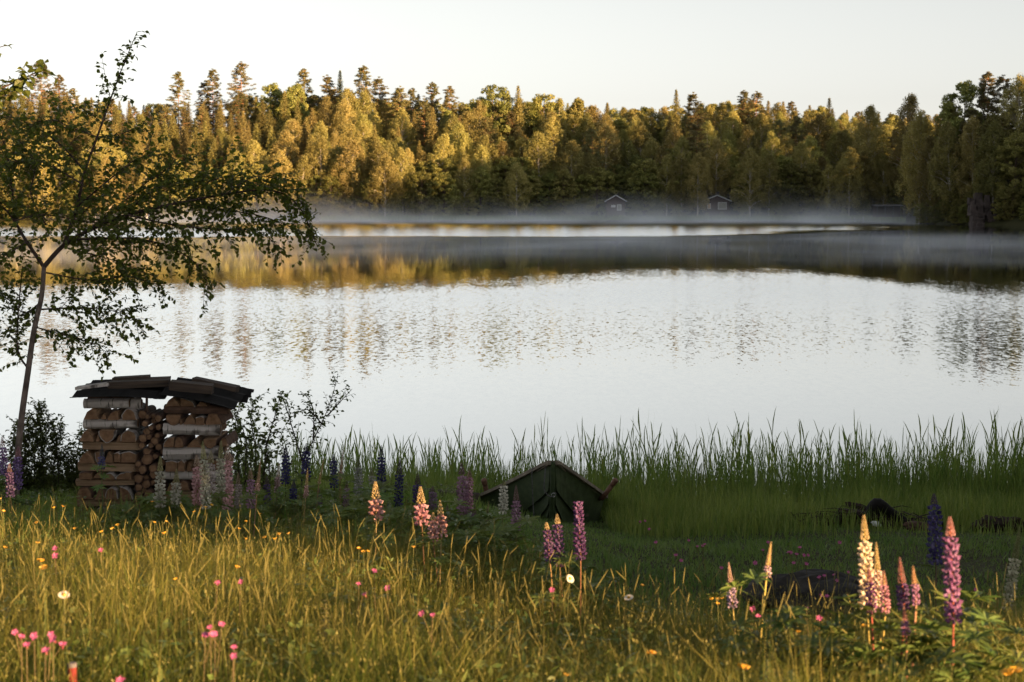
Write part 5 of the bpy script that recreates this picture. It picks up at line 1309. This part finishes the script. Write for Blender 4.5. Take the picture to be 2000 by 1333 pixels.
LUP = [
    (1687, 1006, 1694, 1190, 6.0, CREAM, "tall cream lupin, the palest spike of the sunlit clump before the boulder", .034, .3, BUD_Y, (.34, .27, .07)),
    (1711, 1060, 1717, 1186, 6.15, (.6, .42, .36), "cream-pink lupin just behind the tall cream one", .026, .45, BUD_Y, (.34, .27, .07)),
    (1726, 1116, 1729, 1196, 5.85, (.45, .2, .28), "short pink lupin leaning on the cream pair", .022, .4, (.4, .2, .16), (.34, .27, .07)),
    (1697, 1108, 1702, 1195, 5.9, (.25, .1, .25), "purple lupin half hidden in front of the cream pair", .026, .35, (.3, .15, .16), RED),
    (1757, 1090, 1766, 1190, 5.7, PURPLE, "purple lupin with a brown tip beside the cream pair", .030, .5, (.26, .13, .12), RED),
    (1783, 1106, 1789, 1180, 5.65, (.3, .14, .28), "slim reddish lupin with a long bare pale stem", .018, .5, (.42, .25, .12), (.42, .22, .13)),
    (1765, 1184, 1770, 1240, 5.45, (.28, .12, .28), "smallest lupin of the sunlit clump, low in front", .017, .5, (.3, .15, .14), (.38, .15, .10)),
    (1855, 1009, 1862, 1215, 5.3, (.22, .09, .22), "large purple-pink lupin with a bright red stem", .034, .22, (.42, .2, .2), (.36, .09, .06)),
    (1824, 964, 1828, 1100, 8.2, (.05, .04, .14), "tall dark violet lupin standing in shade behind the red-stemmed one", .040, .22, (.08, .05, .1), (.10, .07, .05)),
    (1992, 1030, 1968, 1190, 8.8, (.42, .40, .28), "white lupin leaning in shade at the picture edge", .038, .4, (.2, .2, .08), (.14, .14, .05)),
    (1423, 1099, 1431, 1186, 7.4, LILAC, "short lilac lupin near the yellow flowers before the boulder", .030, .55, (.45, .3, .26), (.40, .32, .10)),
    (1506, 1059, 1497, 1126, 6.4, (.40, .27, .34), "lilac lupin in bud on a long curved yellow stem", .018, .7, (.48, .34, .18), (.46, .38, .10)),
    (1067, 1020, 1074, 1096, 8.5, PURPLE, "purple lupin leaning on its taller twin before the bow", .034, .25, BUD_Y, (.40, .25, .10)),
    (1088, 1005, 1093, 1105, 8.55, PURPLE, "taller of the twin purple lupins before the bow", .038, .25, BUD_Y, (.40, .25, .10)),
    (1129, 978, 1134, 1092, 8.5, (.15, .065, .19), "single violet lupin with an orange stem before the boat", .036, .06, None, (.42, .2, .09)),
    (733, 940, 735, 1014, 9.5, PINK, "pink sunlit lupin nearest the woodpile of the lit trio", .046, .45, BUD_Y, (.42, .3, .13)),
    (821, 950, 824, 1023, 9.3, (.55, .27, .33), "pink sunlit lupin in the middle of the lit trio", .046, .45, BUD_Y, (.30, .17, .08)),
    (859, 978, 862, 1048, 9.1, PINK, "taller pink lupin of the joined pair before the timber", .040, .5, BUD_Y, (.42, .3, .13)),
    (846, 1002, 846, 1058, 9.1, PINK, "shorter pink lupin of the joined pair before the timber", .034, .3, BUD_Y, (.36, .2, .1)),
    (985, 938, 982, 1003, 12.0, (.52, .5, .42), "white lupin against the dark boat planks", .040, .25, (.2, .2, .08), (.12, .13, .04)),
    (1008, 948, 1008, 1037, 11.6, MAUVE, "mauve lupin against the dark boat planks beside the white one", .042, .35, (.22, .14, .13), (.12, .1, .05)),
    (901, 905, 906, 1010, 12.4, MAUVE, "broad mauve lupin with a dark tip at the end of the gunwale", .050, .25, (.18, .1, .12), (.12, .1, .05)),
    (917, 918, 915, 1000, 12.6, (.40, .2, .26), "rosy lupin pressed against the broad mauve one", .042, .2, (.3, .17, .14), (.12, .1, .05)),
    (955, 978, 949, 1026, 11.4, (.3, .17, .17), "small dull pink lupin mostly in bud before the gunwale", .022, .65, (.2, .18, .08), (.16, .15, .05)),
    (745, 871, 745, 966, 13.0, BLUE, "tallest dark blue lupin against the bright water", .042, .25, (.05, .04, .09), (.06, .06, .03)),
    (781, 898, 777, 992, 13.0, BLUE, "dark blue lupin with a long bare tip against the reeds", .044, .3, (.06, .045, .08), (.06, .06, .03)),
    (816, 925, 815, 1000, 13.2, (.08, .05, .17), "violet-blue lupin behind the middle pink one", .046, .3, (.1, .06, .08), (.06, .06, .03)),
    (845, 950, 846, 1012, 13.0, (.22, .13, .22), "mauve lupin in shade behind the joined pink pair", .042, .25, (.15, .1, .1), (.08, .08, .04)),
    (700, 893, 700, 968, 13.4, (.34, .34, .31), "greyish white lupin among the reeds before the blue ones", .042, .3, (.16, .17, .09), (.1, .11, .05)),
    (726, 913, 728, 975, 13.0, (.36, .35, .32), "whitish lupin tucked against the tallest blue one", .038, .3, (.2, .2, .1), (.1, .11, .05)),
    (651, 888, 653, 952, 13.2, BLUE, "dark blue lupin in front of the gap in the reeds", .042, .25, (.06, .05, .09), (.06, .06, .03)),
    (598, 868, 597, 938, 13.3, BLUE, "dark blue lupin below the crooked shrub trunk", .042, .25, (.06, .05, .09), (.06, .06, .03)),
    (558, 872, 558, 945, 13.3, BLUE, "dark blue lupin between the leafy shrub and the crooked shrub", .042, .25, (.06, .05, .09), (.06, .06, .03)),
    (633, 895, 623, 945, 12.0, (.42, .28, .18), "leaning straw-coloured lupin tip below the crooked shrub", .016, .9, (.46, .33, .14), (.3, .2, .09)),
    (601, 915, 597, 972, 11.6, (.45, .26, .24), "slim pinkish lupin with a yellow tip below the crooked shrub", .022, .6, BUD_Y, (.32, .24, .09)),
    (509, 898, 502, 962, 11.4, (.45, .25, .2), "gangly pinkish lupin with leafy side shoots past the woodpile", .020, .7, (.42, .28, .16), (.42, .24, .14)),
    (489, 915, 490, 992, 11.8, (.30, .17, .24), "dusky mauve lupin at the boat-side end of the woodpile", .036, .3, (.3, .2, .14), (.12, .12, .05)),
    (671, 875, 664, 935, 12.2, (.34, .2, .17), "thin brownish lupin gone to bud before the reeds", .020, .8, (.3, .2, .13), (.24, .15, .08)),
    (445, 868, 445, 1004, 11.9, (.52, .30, .31), "tall pink lupin standing before the boat-side log tower", .046, .22, (.40, .28, .21), (.3, .24, .1)),
    (432, 862, 430, 970, 11.6, (.38, .37, .28), "greenish white lupin behind the tall pink one", .040, .35, (.26, .26, .12), (.16, .16, .06)),
    (384, 888, 387, 992, 11.9, (.54, .31, .32), "pink lupin before the boat-side tower next to the tall white one", .046, .22, (.40, .29, .22), (.3, .24, .1)),
    (396, 862, 403, 992, 11.3, (.40, .39, .30), "tallest white lupin before the woodpile", .042, .32, (.3, .29, .13), (.16, .16, .06)),
    (412, 881, 410, 962, 11.5, (.36, .31, .30), "off-white lupin tinged mauve between the pink pair", .040, .3, (.28, .24, .14), (.16, .16, .06)),
    (313, 892, 313, 990, 12.0, (.44, .42, .34), "larger white lupin before the round stick ends", .048, .35, (.34, .31, .14), (.16, .16, .06)),
    (345, 917, 343, 990, 12.0, (.44, .42, .34), "smaller white lupin before the round stick ends", .042, .35, (.34, .31, .14), (.16, .16, .06)),
    (199, 868, 198, 916, 12.6, (.07, .07, .18), "small blue lupin in front of the pale split logs", .032, .5, (.06, .07, .1), (.08, .12, .04)),
    (36, 872, 32, 955, 12.8, (.13, .08, .22), "violet-blue lupin at the foot of the birch", .046, .3, (.24, .12, .16), (.1, .08, .05)),
    (4, 853, 8, 935, 12.8, (.16, .1, .24), "violet lupin cut by the picture edge next to the birch", .044, .3, (.3, .17, .17), (.1, .08, .05)),
    (521, 930, 522, 988, 12.9, (.09, .06, .14), "dusky violet lupin low beside the gangly pinkish one", .036, .3, (.1, .07, .08), (.08, .08, .04)),
    (574, 938, 572, 990, 12.9, BLUE, "low dark blue lupin under the leafy shrub edge", .036, .3, (.06, .05, .09), (.06, .06, .03)),
    (622, 952, 624, 1000, 12.6, (.14, .08, .16), "small violet lupin at the foot of the crooked shrub", .032, .35, (.14, .09, .1), (.08, .08, .04)),
    (677, 938, 676, 992, 12.7, (.22, .14, .19), "dull mauve lupin under the greyish white one", .034, .35, (.2, .14, .12), (.1, .09, .04)),
    (758, 985, 757, 1035, 12.0, (.06, .05, .14), "low blue lupin half in leaves below the tallest blue one", .034, .3, (.07, .05, .09), (.06, .07, .03)),
    (874, 985, 872, 1035, 12.2, (.26, .16, .19), "dull pink lupin between the joined pair and the broad mauve one", .030, .4, (.22, .16, .12), (.1, .1, .04)),
    (927, 985, 925, 1028, 12.2, (.20, .12, .18), "short mauve lupin under the gunwale end", .028, .4, (.18, .12, .1), (.1, .1, .04)),
    (465, 925, 466, 992, 12.2, (.32, .27, .26), "pale dusky lupin between the tall pink one and the mauve one", .034, .35, (.26, .2, .14), (.14, .13, .05)),
    (545, 905, 541, 962, 12.4, (.30, .19, .20), "thin rosy lupin before the leafy shrub", .024, .5, (.3, .22, .14), (.2, .15, .07)),
    (18, 905, 20, 970, 12.2, (.14, .09, .2), "short violet lupin between the birch trunk and the picture edge", .036, .3, (.2, .12, .14), (.1, .08, .05)),
]
for L_ in LUP: lupin(*L_)
# leafy lupin plants without flowers
def bush_lupin(px, py, d, label, n=9, hh=.3):
    p = at(px, py, d); g = Vector((p.x, d, h1(p.x, d) - .02)); o = thing("lupin_plant", label, "lupin", g, "lupin plants without flowers")
    mb = MB(); mb.tube([(0, 0, 0), (0, 0, hh * .6)], [.005, .003], 5); link("stem", mb.mesh("stem", M['stem'], True), o, color=(.14, .14, .05))
    for k in range(n):
        link("leaf", PALM[ql.randrange(8)], o, (ql.gauss(0, .03), ql.gauss(0, .03), hh * ql.uniform(.1, .75)), (ql.uniform(-.35, .35), ql.uniform(-.3, .3), ql.uniform(0, 6.28)), ql.uniform(.95, 1.55))
BL = ["below the lit pink trio", "before the dark timber", "at the foot of the mauve lupins", "before the boat planks", "under the twin purple lupins", "below the crooked shrub", "at the foot of the blue lupins", "in front of the round stick ends"]
BP = [(690, 1060), (790, 1050), (900, 1045), (960, 1075), (1110, 1115), (600, 1000), (730, 1010), (300, 985)]
SZ = ["largest", "low", "spreading", "ragged", "small", "upright"]
for k, (nm, (bx, by)) in enumerate(zip(BL, BP)):
    for j in range(5):
        px = bx + ql.uniform(-55, 55); py = by + ql.uniform(-25, 35)
        dd = float(np.interp(py, [980, 1010, 1050, 1100], [12.8, 12.4, 11.2, 10.0])); bush_lupin(px, py, dd + ql.uniform(-.3, .3), "%s flowerless lupin with palmate leaves %s" % (SZ[j], nm), 10, ql.uniform(.26, .42))
for j, (px, py, dd, nm) in enumerate([(1690, 1260, 5.9, "at the foot of the cream pair"), (1760, 1270, 5.6, "spreading below the slim reddish lupin"), (1830, 1260, 5.3, "to the near side of the red-stemmed lupin"), (1900, 1270, 5.4, "beyond the red-stemmed lupin stem"), (1560, 1240, 6.4, "by the curved yellow stem"), (1950, 1250, 5.8, "below the leaning white lupin"), (1640, 1270, 6.0, "before the boulder corner"), (1870, 1220, 6.0, "right behind the red stem".replace('right ', ''))]):
    bush_lupin(px, py, dd, "leafy lupin plant " + nm, 16, .56)

# ------------------------------------------------------------------ small meadow flowers
def ray_d(px, py, above):
    for d in np.arange(4.2, 19, .05):
        p = at(px, py, d)
        if p.z <= h1(p.x, d) + above: return d
    return 12.0
def petal_flower(n, L, w, cup, notch, seed):
    mb = MB(); q = random.Random(seed)
    for k in range(n):
        a = 6.283 * k / n + q.uniform(-.06, .06); d = Vector((math.cos(a), math.sin(a), 0)); s = Vector((-d.y, d.x, 0)); up = Vector((0, 0, 1)); mb.tint = q.uniform(.4, .75)
        p1 = d * L * .5 + up * L * cup * .35; p2 = d * L * .95 + up * L * cup; mb.add([(0, 0, 0), p1 + s * w * .5, p2 + s * w * .55, p2 - d * L * notch, p2 - s * w * .55, p1 - s * w * .5], [(0, 1, 2, 3), (0, 3, 4, 5)])
    return mb.mesh("flower", M['petal'])
FL = {'butter': petal_flower(5, .011, .011, .7, 0, 1), 'campion': petal_flower(5, .013, .010, .25, .35, 2), 'daisy': petal_flower(16, .022, .006, .1, 0, 3)}
mb = MB(); mb.tube([(0, 0, -.002), (0, 0, .003), (0, 0, .005)], [.007, .007, .003], 8); DISC = mb.mesh("disc", M['petal'])
mb = MB(); mb.tube([(0, 0, -.015), (0, 0, -.008), (0, 0, 0)], [.002, .0042, .003], 6); CALYX = mb.mesh("calyx", M['stem'])
qf = random.Random(99)
def flower(kind, px, py, label, above=.45, group=None, scale=1.0, d=None, heads=1):
    d = d or ray_d(px, py, above); p = at(px, py, d); g = Vector((p.x + qf.uniform(-.02, .02), d, 0)); g.z = h1(g.x, d) - .02
    if g.z > p.z - .05: g.z = p.z - .15
    nm, cat = {'butter': ("buttercup", "buttercup"), 'campion': ("campion", "campion"), 'daisy': ("daisy", "daisy")}[kind]
    o = thing(nm, label, cat, g, group); H_ = p - g
    sc = {'butter': (.13, .14, .04), 'campion': (.15, .11, .05), 'daisy': (.13, .14, .05)}[kind]
    mb = MB(); mb.tube(smooth_path([(0, 0, 0), H_ * .5 + Vector((qf.uniform(-.012, .012), 0, 0)), H_], 3), [.0013] * 7, 5, False)
    col_ = {'butter': (.62, .34, .015), 'campion': (.46, .08, .24), 'daisy': (.62, .58, .52)}[kind]
    pts = [H_]
    for k in range(heads - 1):
        e = H_ + Vector((qf.uniform(-.05, .05), qf.uniform(-.03, .03), qf.uniform(-.05, .03))); mb.tube([H_ * .8, e], [.0015, .0013], 4, False); pts.append(e)
    link("stem", mb.mesh("stem", M['stem']), o, color=sc)
    for e in pts:
        tilt = (qf.uniform(.3, 1.1), qf.uniform(-.5, .5), qf.uniform(-.5, .5)) if kind != 'butter' else (qf.uniform(0, .5), qf.uniform(-.3, .3), qf.uniform(0, 6))
        f = link("flower", FL[kind], o, e, tilt, scale * qf.uniform(.85, 1.15), col_)
        if kind == 'daisy': link("disc", DISC, f, (0, 0, .002), color=(.55, .33, .03))
        if kind == 'campion': link("calyx", CALYX, f, color=(.22, .05, .06))
BC = [(297, 981), (105, 993), (122, 990), (72, 1022), (146, 1034), (198, 1040), (219, 1034), (230, 1027), (325, 1020), (302, 1022), (321, 1043), (379, 1001), (402, 992), (413, 988), (481, 1020), (467, 1034), (480, 1054), (517, 1051), (507, 1005), (545, 1045), (564, 1043),
      (537, 1054), (73, 1062), (10, 1071), (2, 975), (7, 1000), (463, 1110), (342, 1133), (701, 1073), (710, 1079), (718, 1078), (808, 1070), (1255, 1145), (1390, 1172), (1402, 1172), (1411, 1170), (1402, 1181), (1487, 1215), (1561, 1235), (1558, 1236), (1270, 1277), (1275, 1278), (1105, 1320), (1688, 1224)]
def near_mark(px):
    return min([(60, 'in the meadow before the birch'), (200, 'before the birch-side log tower'), (320, 'before the round stick ends'), (410, 'before the boat-side log tower'), (500, 'past the end of the woodpile'), (600, 'below the crooked shrub'), (730, 'below the lit pink lupins'), (860, 'below the joined pink lupins'),
                (1000, 'in the meadow below the boat'), (1120, 'below the bow'), (1260, 'in the meadow between bow and lilac lupin'), (1400, 'by the short lilac lupin'), (1520, 'by the curved yellow stem'), (1620, 'before the boulder'), (1720, 'by the cream lupins'), (1850, 'by the red-stemmed lupin'), (1960, 'below the leaning white lupin')], key=lambda m_: abs(m_[0] - px))[1]
seen = {}
def uniq(base, px, py):
    t = '%s %s' % (base, near_mark(px)); n = seen.get(t, 0); seen[t] = n + 1
    return t if n == 0 else '%s, %s of its cluster' % (t, ['', 'second', 'third', 'fourth', 'fifth', 'sixth', 'seventh', 'eighth', 'ninth', 'tenth'][min(n, 9)])
for px, py in BC: flower('butter', px, py, uniq('yellow buttercup', px, py), .40, "buttercups in the meadow", 1.0 if py < 1130 else .9)
for px, py in ((80, 1098), (86, 1112), (1452, 1308), (1970, 1319), (1984, 1314)): flower('butter', px, py, uniq('large golden buttercup', px, py), .45, "large golden buttercups", 1.7)
CM = [(42, 1244), (67, 1243), (52, 1260), (100, 1240), (104, 1250), (89, 1271), (401, 1241), (420, 1240), (410, 1226), (433, 1220), (457, 1265), (457, 1282), (700, 1141), (731, 1116), (757, 1149), (845, 1202), (1078, 1153), (1345, 1056), (1260, 1018), (1268, 1034), (1362, 1068), (1372, 1067), (1281, 1060), (1475, 1100), (1410, 1110),
      (1500, 1060), (1490, 1075), (1545, 1080), (1556, 1083), (1562, 1070), (1570, 1085), (1600, 1128), (1610, 1125), (1629, 1123), (1657, 1118), (1575, 1188), (1600, 1208), (1550, 1100), (1575, 1102), (1470, 1190), (1905, 1153), (197, 1075), (108, 1086), (425, 1139), (470, 1137), (1615, 1165), (1640, 1060), (1690, 1050), (1320, 1085), (235, 1330)]
for k, (px, py) in enumerate(CM):
    d = None
    if px > 1220 and py < 1115: d = float(np.interp(py, [1015, 1060, 1110], [15.5, 13.0, 11.0]))
    flower('campion', px, py, uniq('pink campion', px, py), .42, "pink campions in the meadow", 1.0 if py > 1110 else 1.25, d, 2 if k % 3 == 0 else 1)
for px, py, lab in ((1113, 1131, "white daisy standing alone below the bow"), (1228, 1168, "white daisy below and past the bow"), (125, 1163, "white daisy low in the meadow before the birch")): flower('daisy', px, py, lab, .45, None, 1.0)
# leafy spires in the meadow (broad paired leaves on an upright stem)
def leafy_spire(px, py0, py1, d, label):
    a = at(px, py0, d); g = Vector((a.x, d, h1(a.x, d) - .02)); o = thing("leafy_spire", label, "plant", g); hh = a.z - g.z; mb = MB(); mb.tube([(0, 0, 0), (.003, 0, hh)], [.003, .0012], 5); link("stem", mb.mesh("stem", M['stem']), o, color=(.20, .19, .06)); L = (py1 - py0) / F * d; n = 9
    for k in range(n):
        t = k / n; z = hh - L * (t + .04)
        for j in range(4):
            lf = MB(); ang = 1.57 * j + .8 * (k % 2); add_leaf(lf, Vector((0, 0, 0)), Vector((math.cos(ang), math.sin(ang), -.15)), Vector((0, 0, 1)), .012 + .03 * t, .008 + .016 * t, qf); link("leaf", lf.mesh("leaf", M['straw'] if px == 635 else M['lupin_leaf']), o, (0, 0, z))
leafy_spire(635, 1170, 1245, 6.6, "pale yellow-green leafy spire in the meadow below the crooked shrub")
leafy_spire(1498, 1288, 1340, 5.2, "leafy spire at the lower edge below the curved yellow stem")
leafy_spire(1547, 1312, 1345, 5.0, "second leafy spire at the lower edge nearer the cream lupins")
leafy_spire(895, 1100, 1150, 9.0, "upright leafy plant below the joined pink lupins")
